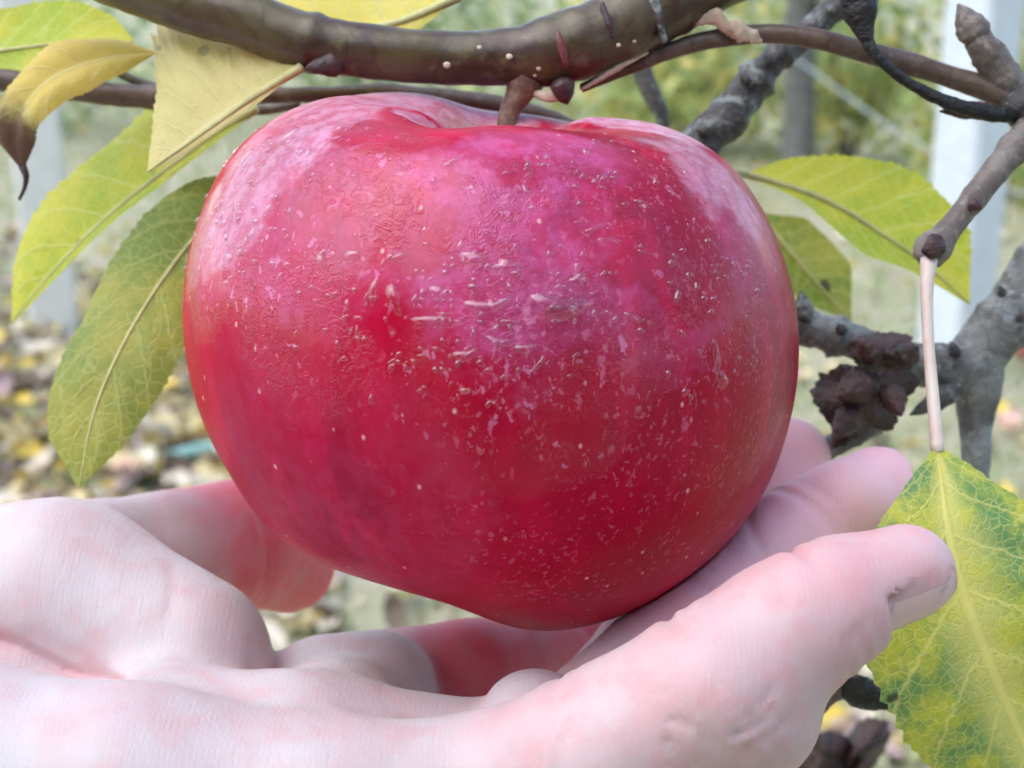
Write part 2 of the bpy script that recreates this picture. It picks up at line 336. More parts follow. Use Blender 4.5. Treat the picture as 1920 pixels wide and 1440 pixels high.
def m_apple():
    k = NT('red_apple_skin'); o = k.obj()
    jit = k.n('ShaderNodeTexNoise', {'Vector': o, 'Scale': 60., 'Detail': 5., 'Roughness': .65}).outputs['Color']
    jit = k.n('ShaderNodeVectorMath', {0: jit, 1: (-.5, -.5, -.5)}, operation='ADD').outputs[0]
    jit = k.n('ShaderNodeVectorMath', {0: jit, 1: (.022, .022, .022)}, operation='MULTIPLY').outputs[0]
    oj = k.n('ShaderNodeVectorMath', {0: o, 1: jit}, operation='ADD').outputs[0]
    streak = k.noise(k.mapping(o, (1, 1, .14)), 150., 5., .62, .25)
    big = k.noise(k.mapping(o, (1, 1, .5)), 34., 3.)
    col = k.mix(k.ramp(big, .35, .68), (.41, .001, .024), (.26, .001, .022))
    col = k.mix(k.math('MULTIPLY', k.ramp(streak, .44, .68), .7), col, (.53, .003, .045))
    # wax bloom with the sky's pale sheen painted in, wiped away elsewhere
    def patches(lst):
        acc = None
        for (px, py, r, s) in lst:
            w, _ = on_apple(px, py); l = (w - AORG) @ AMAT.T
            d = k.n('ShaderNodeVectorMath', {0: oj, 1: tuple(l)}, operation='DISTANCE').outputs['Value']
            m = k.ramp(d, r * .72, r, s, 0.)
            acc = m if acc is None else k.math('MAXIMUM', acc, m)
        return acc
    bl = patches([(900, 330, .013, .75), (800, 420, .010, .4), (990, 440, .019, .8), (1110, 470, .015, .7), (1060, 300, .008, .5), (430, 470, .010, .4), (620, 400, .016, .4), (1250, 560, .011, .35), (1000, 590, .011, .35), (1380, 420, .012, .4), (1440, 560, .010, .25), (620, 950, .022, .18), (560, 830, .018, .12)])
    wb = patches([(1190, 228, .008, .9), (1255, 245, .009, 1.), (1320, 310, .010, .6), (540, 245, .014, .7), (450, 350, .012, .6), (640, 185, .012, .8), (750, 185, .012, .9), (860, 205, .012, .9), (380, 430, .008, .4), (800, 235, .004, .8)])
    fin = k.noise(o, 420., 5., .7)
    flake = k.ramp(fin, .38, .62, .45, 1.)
    bloom_sheen = k.math('MULTIPLY', bl, flake)
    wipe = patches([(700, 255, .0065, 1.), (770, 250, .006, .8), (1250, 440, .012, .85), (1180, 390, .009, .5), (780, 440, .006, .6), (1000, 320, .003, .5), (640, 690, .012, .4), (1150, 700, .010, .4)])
    bloom_sheen = k.math('MULTIPLY', bloom_sheen, k.math('SUBTRACT', 1., wipe))
    col = k.mix(k.math('MULTIPLY', bloom_sheen, .62), col, (.64, .13, .36))
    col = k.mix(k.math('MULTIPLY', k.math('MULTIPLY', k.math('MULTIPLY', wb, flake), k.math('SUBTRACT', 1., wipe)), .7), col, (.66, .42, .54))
    # scurf flecks scattered on the right cheek, lenticels everywhere
    sc_ = k.math('MULTIPLY', k.ramp(k.noise(k.mapping(o, (1, 1, .75)), 1250., 3., .6, .4), .57, .65), k.ramp(k.noise(o, 70., 3.), .38, .58))
    cheek = patches([(1200, 800, .030, 1.), (1330, 620, .026, 1.), (1120, 930, .022, .8), (1280, 430, .018, .8)])
    col = k.mix(k.math('MULTIPLY', k.math('MULTIPLY', sc_, cheek), .30), col, (.70, .24, .34))
    lv = k.vor(k.mapping(o, (1, 1, .72)), 340., 'F1'); lm = k.math('SUBTRACT', 1., k.ramp(lv, .05, .12))
    lm = k.math('MULTIPLY', lm, k.ramp(k.noise(o, 120., 2.), .42, .52))
    col = k.mix(k.math('MULTIPLY', lm, .85), col, (.78, .36, .34))
    fk_ = k.ramp(k.noise(k.mapping(o, (1, 1, .8)), 760., 2., .5, .5), .62, .68); fkm = k.math('MULTIPLY', fk_, k.ramp(k.noise(o, 95., 3.), .40, .60))
    FLECK = fkm
    # yellowish russet down in the stem hollow
    sep = k.n('ShaderNodeSeparateXYZ', {0: o}); rad = k.math('SQRT', k.math('ADD', k.math('POWER', sep.outputs[0], 2.), k.math('POWER', sep.outputs[1], 2.)))
    rus = k.math('MULTIPLY', k.math('SUBTRACT', 1., k.ramp(rad, .004, .012)), k.ramp(sep.outputs[2], 0., .01))
    col = k.mix(k.math('MULTIPLY', rus, .6), col, (.30, .20, .07))
    # drying water film: fine squiggly ridges inside a band
    wet = patches([(620, 480, .022, .9), (440, 430, .017, 1.), (820, 540, .022, 1.), (1010, 560, .02, 1.), (1150, 560, .016, .8), (900, 690, .018, .7), (1300, 450, .02, .45), (1380, 700, .02, .4)])
    col = k.mix(k.math('MULTIPLY', k.math('MULTIPLY', FLECK, k.math('MULTIPLY_ADD', wet, .7, .02)), .6), col, (.72, .26, .46))
    rid = k.noise(k.mapping(o, (1, 1, 1.25)), 620., 3., .6, .7)
    rid = k.math('ABSOLUTE', k.math('SUBTRACT', rid, .5)); rid = k.math('SUBTRACT', 1., k.ramp(rid, 0., .07))
    nb = k.bump(k.math('MULTIPLY', rid, k.math('MULTIPLY', k.math('MULTIPLY_ADD', wet, .85, .03), k.ramp(k.noise(o, 140., 3.), .42, .62))), .26, .0005)
    nb = k.bump(k.noise(o, 300., 4.), .10, .0008, nb)
    nb = k.bump(k.math('MULTIPLY', lm, 1.), .25, .0003, nb)
    rough = k.math('SUBTRACT', k.math('MULTIPLY_ADD', bloom_sheen, .10, .36), k.math('MULTIPLY', wet, .18))
    return k.done(k.pbsdf(Base_Color=col, Roughness=rough, Normal=nb, Specular_IOR_Level=k.math('MULTIPLY_ADD', k.math('MAXIMUM', k.math('MULTIPLY', wet, 1.6), bloom_sheen), .22, .08), Subsurface_Weight=0.))

stem_base = P(958, 262, 203)
apple = empty('red_apple', AORG)
tag(apple, 'big wet crimson apple hanging over the open palm', 'apple')
me_o = obj('skin', np.zeros((3, 3)), [(0, 1, 2)], None, apple)
me = bpy.data.meshes.new('skin'); me.from_pydata(AV.tolist(), [], AFl); me.polygons.foreach_set('use_smooth', np.ones(len(me.polygons), bool))
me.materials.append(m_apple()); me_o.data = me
me_o.rotation_euler = Matrix(AMAT.T.tolist()).to_euler()
M_STEM = m_bark('apple_stem_bark', (.20, .11, .06), (.13, .06, .04), (.28, .17, .09), 500., .5)
v, f = px_tube([(950, 330, 203, 17), (949, 285, 203, 17), (949, 240, 203, 18), (958, 205, 203, 20), (972, 178, 203, 26), (985, 150, 203, 36)], n=30, m=14, rough=.08, rs=700)
tag(obj('stem', v, f, M_STEM, apple))

# water drops on the skin
k = NT('water_drop')
_f = k.math('MULTIPLY_ADD', k.math('POWER', k.n('ShaderNodeLayerWeight', {'Blend': .5}).outputs['Facing'], 2.5), .20, .085)
M_WATER = k.done(k.n('ShaderNodeMixShader', {0: _f, 1: k.n('ShaderNodeBsdfTransparent', {'Color': (.98, .93, .95)}).outputs[0], 2: k.n('ShaderNodeBsdfGlossy', {'Roughness': .06}).outputs[0]}).outputs[0])
def drop(px, py, a, b, h, rot, bend=0.):
    """a thin curled film of water: half-lengths a,b in mm, height h mm, lying on the skin"""
    c, n = on_apple(px, py); ax = axes_from(n, RIGHT)
    e1 = ax[0] * math.cos(rot) + ax[1] * math.sin(rot); e2 = np.cross(n, e1)
    nu, nv = 14, 4; V = [[0, 0, h]]
    for i_ in range(1, nv + 1):
        rr = i_ / nv
        for j_ in range(nu):
            t = 2 * math.pi * j_ / nu; w = 1 + .18 * math.sin(2 * t + px) + .12 * math.sin(3 * t + py)
            x, y = rr * a * w * math.cos(t), rr * b * w * math.sin(t)
            y += bend * (x * x / max(a, .01)); V.append([x, y, h * math.sqrt(max(0, 1 - rr * rr)) - (.05 if i_ == nv else 0)])
    V = np.array(V) * .001
    V = c + V[:, :1] * e1 + V[:, 1:2] * e2 + V[:, 2:] * n
    # sink onto the curved skin
    V -= n * ((np.linalg.norm(V - c, axis=1) ** 2) / (2 * .045))[:, None]
    F = [(0, 1 + j_, 1 + (j_ + 1) % nu) for j_ in range(nu)] + [(1 + i_ * nu + j_, 1 + (i_ + 1) * nu + j_, 1 + (i_ + 1) * nu + (j_ + 1) % nu, 1 + i_ * nu + (j_ + 1) % nu) for i_ in range(nv - 1) for j_ in range(nu)]
    return V, F
BIG = [(1045, 572, 3.0, 1.7, .75, 0, .12), (920, 580, 2.6, .9, .6, .2, .3), (890, 492, 2.0, .9, .6, .1, .2), (960, 505, 1.9, .8, .5, -.1, .2), (735, 560, .9, 1.9, .6, .5, 0), (815, 548, 1.2, .9, .6, .2, .3),
       (700, 545, .6, 1.8, .5, -.3, 0), (870, 668, 1.4, .8, .5, .4, .3), (1355, 712, 1.1, 1.2, .7, .3, .2), (1345, 670, .6, 2.2, .5, .3, 0), (940, 640, 2.0, .5, .4, 0, .3), (985, 655, 1.6, .5, .4, .2, .3),
       (800, 600, 1.8, .7, .5, .1, .2), (1120, 425, 1.3, .5, .4, .6, .2), (1150, 450, 1.5, .4, .4, 0, 0), (470, 440, 1.0, .6, .5, .6, 0), (430, 480, .8, 1.1, .5, .2, 0), (500, 395, .9, .5, .4, .9, 0), (460, 300, 1.6, .5, .4, .8, 0), (545, 250, 1.7, .6, .4, .7, 0),
       (655, 480, 1.0, .8, .5, 0, .2), (600, 490, .7, 1.0, .5, 0, 0), (850, 300, .8, .4, .3, .5, 0), (1080, 520, 1.2, .8, .5, .3, .3), (1190, 600, 1.3, .6, .4, -.2, .2)]
for b in BIG:
    obj('water_drop', *drop(*b), M_WATER, apple)
parts = []
for _ in range(420):
    reg = random.choice([(430, 430, 70, 60), (430, 430, 70, 60), (640, 520, 130, 90), (860, 560, 190, 80), (860, 560, 190, 80), (1060, 530, 140, 80), (1330, 560, 90, 140), (900, 690, 160, 60), (480, 300, 80, 60), (1150, 360, 130, 60), (1000, 300, 160, 40)])
    px, py = random.gauss(reg[0], reg[2] * .7), random.gauss(reg[1], reg[3] * .7)
    s = random.uniform(.22, .6); parts.append(drop(px, py, s * random.uniform(.8, 1.5), s * .8, s * .62, random.gauss(.3, .8), random.uniform(-.1, .2)))
tag(obj('water_beads', *join(parts), M_WATER, apple), kind='stuff')

# ================================================================== HAND (one continuous skin, then nails)
def rcone(p, a, b, r1, r2):
    ba = b - a; l2 = ba @ ba; rr = r1 - r2; a2 = l2 - rr * rr; il2 = 1 / l2
    pa = p - a; y = pa @ ba; z = y - l2; x = pa * l2 - y[:, None] * ba; x2 = (x * x).sum(1)
    y2 = y * y * l2; z2 = z * z * l2; kq = np.sign(rr) * rr * rr * x2
    d = (np.sqrt(x2 * a2 * il2) + y * rr) * il2 - r1
    m1 = np.sign(z) * a2 * z2 > kq; d = np.where(m1, np.sqrt(x2 + z2) * il2 - r2, d)
    m2 = ~m1 & (np.sign(y) * a2 * y2 < kq); return np.where(m2, np.sqrt(x2 + y2) * il2 - r1, d)
def smin(a, b, k_):
    h = np.maximum(k_ - np.abs(a - b), 0) / k_; return np.minimum(a, b) - h * h * h * k_ / 6
def chain(p, pts, k_=3.0):
    d = None
    for (a, ra), (b, rb) in zip(pts[:-1], pts[1:]):
        e = rcone(p, a, b, ra, rb); d = e if d is None else smin(d, e, k_)
    return d
def Q(*a): return [(C3(x, y, d), r) for x, y, d, r in a]
PINKY = Q((905, 1500, 168, 9.6), (1120, 1415, 162, 9.4), (1340, 1290, 158, 9.0), (1545, 1138, 160, 7.2), (1697, 1075, 162.5, 5.7))
RING = Q((955, 1455, 184, 9.8), (1120, 1372, 186, 8.9), (1320, 1172, 195, 8.8), (1505, 1008, 205, 7.9), (1645, 920, 209, 6.6))
MIDDLE = Q((835, 1490, 201, 10.2), (1040, 1450, 206, 9.2), (1235, 1220, 215, 8.8), (1418, 1030, 228, 8.1), (1478, 862, 232, 7.0))
INDEX = Q((690, 1305, 217, 9.8), (880, 1268, 224, 8.7), (1070, 1240, 236, 8.4), (1250, 1130, 246, 7.6), (1350, 990, 248, 6.4))
THUMB = Q((-250, 1170, 222, 14.5), (170, 1085, 226, 12.2), (440, 1018, 243, 10.6), (542, 1062, 254, 8.2))
THENAR = Q((-480, 1220, 205, 19), (-150, 1185, 205, 17.6), (110, 1140, 203, 15.0), (355, 1228, 197, 11.2))
HYPO = Q((-520, 1460, 182, 19), (-100, 1475, 170, 14.5), (250, 1490, 166, 12.2), (600, 1548, 166, 11.9), (905, 1500, 168, 9.6))
PALM = [Q((-450, 1370, 195, 17), (250, 1400, 196, 12), (690, 1340, 213, 9.5)), Q((250, 1420, 190, 12), (600, 1425, 200, 10.3), (835, 1490, 201, 9.8)), Q((300, 1450, 180, 12), (950, 1465, 184, 9.4)), Q((330, 1400, 182, 10), (560, 1424, 179, 9.4), (625, 1372, 193, 9.4), (690, 1330, 206, 9)), Q((560, 1424, 179, 9.4), (800, 1450, 184, 9.0))]
ARM = Q((-480, 1300, 196, 23), (-900, 1420, 185, 27), (-2400, 1900, 150, 33), (-4200, 2500, 130, 40))
DORSAL = {'p': np.array([.44, -.74, -.52]), 'r': np.array([.45, -.6, .66]), 'm': np.array([.80, -.40, .35]), 'i': np.array([.75, -.5, .4]), 't': np.array([.35, .10, .93])}
for q in DORSAL.values(): q /= np.linalg.norm(q)
FINGERS = {'p': PINKY, 'r': RING, 'm': MIDDLE, 'i': INDEX, 't': THUMB}
def nail_frame(key):
    f_ = FINGERS[key]; a, b = f_[-2][0], f_[-1][0]; r = f_[-1][1]; t = (b - a) / np.linalg.norm(b - a)
    n = DORSAL[key] - t * DORSAL[key].dot(t); n /= np.linalg.norm(n); s = np.cross(t, n); return b, r, t, n, s
CREASES = [  # palm lines: points in photo pixels, depth mm, groove depth mm, width mm
    ([(526, 1255, 192), (510, 1290, 190), (440, 1306, 186), (300, 1298, 184), (140, 1262, 186), (20, 1205, 190), (-120, 1190, 194)], 1.0, 1.0),
    ([(60, 1185, 188), (150, 1232, 186), (240, 1290, 184)], .35, .8), ([(322, 1060, 190), (324, 1100, 188), (316, 1150, 187)], .25, .8),
    ([(655, 1260, 202), (660, 1320, 198), (668, 1385, 188)], .5, .6), ([(560, 1330, 188), (640, 1345, 186), (720, 1390, 180)], .35, .8),
    ([(1003, 1450, 153), (1001, 1395, 154), (1022, 1340, 157), (1072, 1290, 163)], .5, .8), ([(1042, 1450, 152), (1052, 1400, 152), (1092, 1335, 155)], .3, .6), ([(938, 1380, 158), (950, 1410, 157), (945, 1440, 157)], .35, .8),
    ([(1262, 1350, 150), (1300, 1362, 149), (1330, 1392, 149), (1372, 1440, 151)], .42, .5), ([(1330, 1372, 149), (1352, 1396, 149), (1402, 1428, 152)], .35, .45), ([(1368, 1378, 150), (1408, 1366, 151), (1448, 1336, 153)], .38, .5), ([(1250, 1385, 150), (1292, 1440, 150)], .5, .4), ([(1398, 1404, 152), (1432, 1388, 153), (1476, 1350, 155)], .35, .45), ([(1400, 1345, 151), (1425, 1320, 152), (1450, 1290, 152)], .4, .4), ([(1310, 1420, 151), (1330, 1440, 151)], .3, .45),
    ([(820, 1300, 195), (830, 1330, 192), (850, 1360, 190)], .4, .6), ([(905, 1345, 176), (935, 1362, 173), (985, 1370, 170)], .45, .6),
    ([(1586, 1212, 156), (1600, 1185, 155), (1622, 1168, 156)], .25, .6), ([(1440, 1062, 160), (1462, 1092, 157), (1476, 1130, 155)], .35, .7), ([(1330, 1128, 158), (1352, 1160, 154)], .3, .6),
    ([(486, 950, 236), (497, 1010, 234), (502, 1070, 236), (496, 1120, 240)], .7, .6), ([(1392, 952, 200), (1412, 995, 198), (1432, 1040, 197)], .5, .6)]
CRP = [(catmull(np.array([C3(*q) for q in pts]), 26), a, w) for pts, a, w in CREASES]
def crease_w(p, crv, w):
    """weight of a skin fold running along crv: a narrow furrow cut straight into the flesh"""
    best = np.full(len(p), 1e9); zb = np.zeros(len(p)); uv = p[:, :2] / p[:, 2:] * 180.
    cu = crv[:, :2] / crv[:, 2:] * 180.
    for k_ in range(len(crv) - 1):
        ba = cu[k_ + 1] - cu[k_]; h = np.clip(((uv - cu[k_]) @ ba) / (ba @ ba + 1e-9), 0, 1); dd = np.linalg.norm(uv - cu[k_] - h[:, None] * ba, axis=1)
        m = dd < best; best[m] = dd[m]; zb[m] = (crv[k_, 2] + h * (crv[k_ + 1, 2] - crv[k_, 2]))[m]
    return np.exp(-(best / w) ** 2) * np.exp(-((p[:, 2] - zb) / 6.) ** 4)
def hand_sdf(p, fine=True):
    d = chain(p, THENAR, 6.)
    d = smin(d, chain(p, HYPO, 6.), 9.0)
    pal = None
    for c in PALM:
        e = chain(p, c, 4.); pal = e if pal is None else smin(pal, e, 7.)
    d = smin(d, pal, 6.5); d = smin(d, chain(p, ARM, 10.), 12.)
    fin = None
    for key, f_ in FINGERS.items():
        e = chain(p, f_, 3.2)
        if key == 'p': e = smin(e, np.linalg.norm(p - C3(1405, 1335, 160.5), axis=1) - 7.9, 5.); e = smin(e, np.linalg.norm(p - C3(1470, 1175, 158.5), axis=1) - 7.0, 4.)
        if key == 'i': e = smin(e, rcone(p, C3(705, 1300, 208), C3(605, 1306, 205), 9.2, 8.9), 2.5)
        if key == 'r': e = smin(e, np.linalg.norm(p - C3(1003, 1362, 181), axis=1) - 7.4, 2.); e = smin(e, np.linalg.norm(p - C3(1590, 945, 204), axis=1) - 6.4, 4.)
        if key == 't': e = smin(e, np.linalg.norm(p - C3(330, 1040, 232), axis=1) - 9.6, 5.)
        if fine:
            # pads and joint folds on the palm side
            for j_, (c, r) in enumerate(f_[1:-1]):
                a, b = f_[j_][0], f_[j_ + 2][0]; t = (b - a) / np.linalg.norm(b - a); q = p - c; s_ = q @ t
                pl = np.clip(-(q @ DORSAL[key]) / r, 0, 1); rad = np.linalg.norm(q, axis=1)
                near = np.clip(1 - (rad - r) / 6., 0, 1)
                amp = (.7 if key == 'r' else 1.0) if (j_ > 0 or key == 't') else (.12 if key == 'i' else .6)
                e = e + near * pl * amp * (np.exp(-(s_ / .75) ** 2) + .4 * np.exp(-((s_ - 2.3) / .6) ** 2) - .35 * np.exp(-((s_ - 7) / 3.5) ** 2))
                if key == 'p' and j_ >= 1:      # knuckle wrinkles on the back
                    bk = np.clip((q @ DORSAL[key]) / r, 0, 1); e = e + near * bk * .22 * (np.cos(s_ * 3.0 + .6 * np.sin(q[:, 0] * .8)) * np.exp(-(s_ / 4) ** 2))
            if key in 'mi': fin = smin(fin, e, .7) if fin is not None else e; d = smin(d, chain(p, [(f_[0][0], f_[0][1] * .96), (f_[0][0] * .72 + f_[1][0] * .28, f_[0][1] * .93)]), 5.5); continue
            b, r, t, n, s = nail_frame(key); q = p - b; ax_, up, la = q @ t, q @ n, q @ s
            # bed for the nail
            box = np.maximum(np.maximum(-(ax_ + r * 1.05), ax_ - r * .8), np.abs(la) - r * .86)
            shell = np.sqrt(up ** 2 + la ** 2 * .9) - (r * .93 - np.clip(ax_, 0, None) ** 2 / r * .42)
            cut = np.maximum(np.maximum(box, -shell), -up)
            e = -smin(-e, cut, .5)
        if fin is None: fin = e
        else: fin = smin(fin, e, .7)
        d = smin(d, chain(p, [(f_[0][0], f_[0][1] * .96), (f_[0][0] * .72 + f_[1][0] * .28, f_[0][1] * .93)]), 5.5)
    d = smin(d, fin, 2.2)
    if fine:
        for crv, a, w in CRP:
            lo, hi = crv.min(0) - 9, crv.max(0) + 9
            m = np.all((p > lo) & (p < hi), axis=1)
            if m.any(): d[m] = d[m] + a * crease_w(p[m], crv, w)
        d = d - .12 * vnoise(p, .16) - .03 * vnoise(p, .6, 3)
        d = np.maximum(d, -(apple_f(p) - .12))                                  # flesh gives way where the apple touches
    return d
HX = np.r_[-420 + 4.0 * np.arange(84), -84 + .56 * np.arange(256)]
HY = np.r_[-150 + 3.0 * np.arange(27), -69 + .56 * np.arange(128)]; HZ = 118 + .62 * np.arange(248)
nx, ny, nz = len(HX) // 4 * 4, len(HY) // 4 * 4, len(HZ) // 4 * 4; HX, HY, HZ = HX[:nx], HY[:ny], HZ[:nz]
def grid_pts(ix, iy, iz): return np.stack([HX[ix], HY[iy], HZ[iz]], -1)
cx, cy, cz = np.meshgrid(np.arange(nx // 4), np.arange(ny // 4), np.arange(nz // 4), indexing='ij')
cc = grid_pts(np.minimum(cx * 4 + 2, nx - 1).ravel(), np.minimum(cy * 4 + 2, ny - 1).ravel(), np.minimum(cz * 4 + 2, nz - 1).ravel())
cd = hand_sdf(cc, False).reshape(cx.shape)
lim = 2.6 + np.where(HX[cx * 4] < -84, 14, 0) + np.where(HY[cy * 4] < -69, 11, 0)
act = np.abs(cd) < lim
S = np.repeat(np.repeat(np.repeat(np.where(cd > 0, 5., -5.), 4, 0), 4, 1), 4, 2)
am = np.repeat(np.repeat(np.repeat(act, 4, 0), 4, 1), 4, 2); ii = np.nonzero(am)
vals = np.empty(len(ii[0]))
for s0 in range(0, len(vals), 400000):
    sl_ = slice(s0, s0 + 400000); vals[sl_] = hand_sdf(grid_pts(ii[0][sl_], ii[1][sl_], ii[2][sl_]))
S[ii] = vals
S[0] = 5.; S[:, 0] = 5.; S[:, :, 0] = 5.; S[:, :, -1] = 5.; S[-1] = 5.; S[:, -1] = 5.
def surface_nets(S):
    neg = S < 0
    c = [neg[a:S.shape[0] - 1 + a, b:S.shape[1] - 1 + b, d:S.shape[2] - 1 + d] for a in (0, 1) for b in (0, 1) for d in (0, 1)]
    cnt = sum(x.astype(np.int8) for x in c); cell = (cnt > 0) & (cnt < 8); idx = np.full(cell.shape, -1, np.int64)
    I, J, K = np.nonzero(cell); idx[I, J, K] = np.arange(len(I))
    acc = np.zeros((len(I), 3)); num = np.zeros(len(I))
    cor = [(a, b, d) for a in (0, 1) for b in (0, 1) for d in (0, 1)]
    sv = [S[I + a, J + b, K + d] for a, b, d in cor]
    for u in range(8):
        for w in range(u + 1, 8):
            if sum(abs(x - y) for x, y in zip(cor[u], cor[w])) != 1: continue
            m = (sv[u] < 0) != (sv[w] < 0); t = np.where(m, sv[u] / np.where(m, sv[u] - sv[w], 1), 0)
            pu = np.array(cor[u], float); pw = np.array(cor[w], float); acc += np.where(m[:, None], pu + t[:, None] * (pw - pu), 0); num += m
    q = acc / num[:, None] + np.stack([I, J, K], -1)
    V = np.stack([np.interp(q[:, 0], np.arange(len(HX)), HX), np.interp(q[:, 1], np.arange(len(HY)), HY), np.interp(q[:, 2], np.arange(len(HZ)), HZ)], -1)
    F = []
    for ax in range(3):
        sh = [slice(1, -1)] * 3; sh[ax] = slice(0, -1); s2 = list(sh); s2[ax] = slice(1, None)
        A, B = neg[tuple(sh)], neg[tuple(s2)]; I, J, K = np.nonzero(A != B); fl = A[I, J, K]
        off = [1, 1, 1]; off[ax] = 0; g = np.stack([I + off[0], J + off[1], K + off[2]], -1)
        u, w = [(1, 2), (2, 0), (0, 1)][ax]; eu = np.eye(3, dtype=int)[u]; ew = np.eye(3, dtype=int)[w]
        qd = np.stack([idx[tuple((g + o).T)] for o in (-eu - ew, -ew, 0 * eu, -eu)], -1)
        qd = np.where(fl[:, None], qd, qd[:, ::-1]); F.append(qd)
    F = np.vstack(F); return V, F[(F >= 0).all(1)]
hv, hf = surface_nets(S)
del S, am, ii
hf = hf[:, ::-1]                                   # camera-aligned axes are left-handed
for _ in range(2):                                 # light relaxation of the lattice steps
    e = np.vstack([hf[:, [0, 1]], hf[:, [1, 2]], hf[:, [2, 3]], hf[:, [3, 0]]]); sm_ = np.zeros_like(hv); nn = np.zeros(len(hv))
    for a, b in ((0, 1), (1, 0)):
        for ax in range(3): sm_[:, ax] += np.bincount(e[:, a], hv[e[:, b], ax], len(hv))
        nn += np.bincount(e[:, a], minlength=len(hv))
    hv = hv * .5 + .5 * sm_ / np.maximum(nn, 1)[:, None]

def m_skin():
    k = NT('hand_skin'); o = k.obj()
    b1 = k.noise(o, 55., 3.); b2 = k.noise(o, 210., 4., .6)
    col = k.mix(k.ramp(b1, .36, .64), (.54, .49, .48), (.54, .425, .42))
    col = k.mix(k.math('MULTIPLY', k.ramp(b2, .46, .68), .42), col, (.56, .34, .33))
    bl_ = k.n('ShaderNodeAttribute', attribute_name='blush_bounce').outputs['Fac']      # finger redness, plus the apple's red bounce and shade painted in
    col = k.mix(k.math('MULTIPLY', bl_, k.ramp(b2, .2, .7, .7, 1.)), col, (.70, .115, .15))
    col = k.mix(k.math('MULTIPLY', k.n('ShaderNodeAttribute', attribute_name='rose_glow').outputs['Fac'], .85), col, (.80, .47, .52))  # light shining through ring and middle fingers, painted in as paler pink
    # fine skin lattice and long faint lines across the palm
    d1 = k.vor(o, 1250., 'DISTANCE_TO_EDGE'); h1 = k.ramp(d1, 0., .22)
    wv = k.n('ShaderNodeTexWave', {'Vector': o, 'Scale': 480., 'Distortion': 3.2, 'Detail': 2., 'Detail Scale': .35}, bands_direction='X').outputs['Fac']
    ln = k.noise(k.mapping(o, (1, .22, .22), rot=(0, .25, 0)), 900., 3., .6)
    ln2 = k.ramp(k.math('ABSOLUTE', k.math('SUBTRACT', k.noise(k.mapping(o, (1, .3, .2), rot=(0, -.3, 0)), 260., 3., .6), .5)), 0., .05)
    n = k.bump(k.math('ADD', k.math('MULTIPLY', h1, .38), k.math('MULTIPLY', ln, .8)), .14, .0003)
    n = k.bump(ln2, .08, .0003, n)
    n = k.bump(wv, .05, .0002, n)
    n = k.bump(k.noise(o, 160., 3.), .08, .0012, n)
    damp = None                                     # damp smears with a shape of their own
    jit = k.n('ShaderNodeVectorMath', {0: k.n('ShaderNodeVectorMath', {0: k.n('ShaderNodeTexNoise', {'Vector': o, 'Scale': 220., 'Detail': 4.}).outputs['Color'], 1: (-.5, -.5, -.5)}).outputs[0], 1: (.008, .008, .008)}, operation='MULTIPLY').outputs[0]
    oj = k.n('ShaderNodeVectorMath', {0: o, 1: jit}).outputs[0]
    for (px, py, dm, r) in ((1010, 1275, 176, .0045), (1185, 1180, 200, .006), (1310, 1110, 205, .004)):
        c = (P(px, py, dm) - HAND_O); d = k.n('ShaderNodeVectorMath', {0: oj, 1: tuple(c)}, operation='DISTANCE').outputs['Value']
        m = k.math('SUBTRACT', 1., k.ramp(d, r * .7, r)); damp = m if damp is None else k.math('MAXIMUM', damp, m)
    rough = k.math('MULTIPLY_ADD', damp, -.24, .54)
    nd = k.pbsdf(Base_Color=col, Roughness=rough, Normal=n, Specular_IOR_Level=k.math('MULTIPLY_ADD', damp, .25, .45), Coat_Weight=k.math('MULTIPLY', damp, .0), Coat_Roughness=.26,
                 Subsurface_Weight=.35, Subsurface_Radius=(.0032, .0007, .0006), Subsurface_Scale=1.)
    return k.done(nd)
HAND_O = P(300, 1420, 195)
hw = toW(hv)
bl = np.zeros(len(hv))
for f_, a0 in ((PINKY, .3), (RING, .25), (MIDDLE, .4), (INDEX, 1.), (THUMB, 1.)):  # thumb and index at full strength: red light off the apple painted in
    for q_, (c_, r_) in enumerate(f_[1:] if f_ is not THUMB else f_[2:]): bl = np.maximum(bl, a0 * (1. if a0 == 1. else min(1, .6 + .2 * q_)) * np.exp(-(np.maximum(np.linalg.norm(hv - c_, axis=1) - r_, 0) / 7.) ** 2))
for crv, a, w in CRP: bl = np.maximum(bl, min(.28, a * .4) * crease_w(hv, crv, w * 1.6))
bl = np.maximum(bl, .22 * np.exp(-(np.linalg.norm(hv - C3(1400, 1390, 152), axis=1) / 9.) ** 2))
hand = obj('hand', hw, hf, None, origin=HAND_O)
ro = np.zeros(len(hv))
for f_ in (RING, MIDDLE): 
    for c_, r_ in f_[2:]: ro = np.maximum(ro, np.exp(-(np.maximum(np.linalg.norm(hv - c_, axis=1) - r_, 0) / 8.) ** 2))
_at = hand.data.attributes.new('rose_glow', 'FLOAT', 'POINT'); _at.data.foreach_set('value', ro.astype(np.float32))
_at = hand.data.attributes.new('blush_bounce', 'FLOAT', 'POINT'); _at.data.foreach_set('value', bl.astype(np.float32)); hand.data.materials.append(m_skin())
tag(hand, 'open pale hand cupped under the red apple, fingers to the right', 'hand')
k = NT('finger_nail'); o_ = k.obj()
M_NAIL = k.done(k.pbsdf(Base_Color=k.mix(k.noise(o_, 300., 3.), (.72, .50, .47), (.64, .40, .38)), Roughness=.32, Specular_IOR_Level=.5, Subsurface_Weight=.35, Subsurface_Radius=(.002, .0007, .0005), Subsurface_Scale=1., Normal=k.bump(k.noise(k.mapping(o_, (1, 1, 1)), 900., 2.), .05, .0002)))
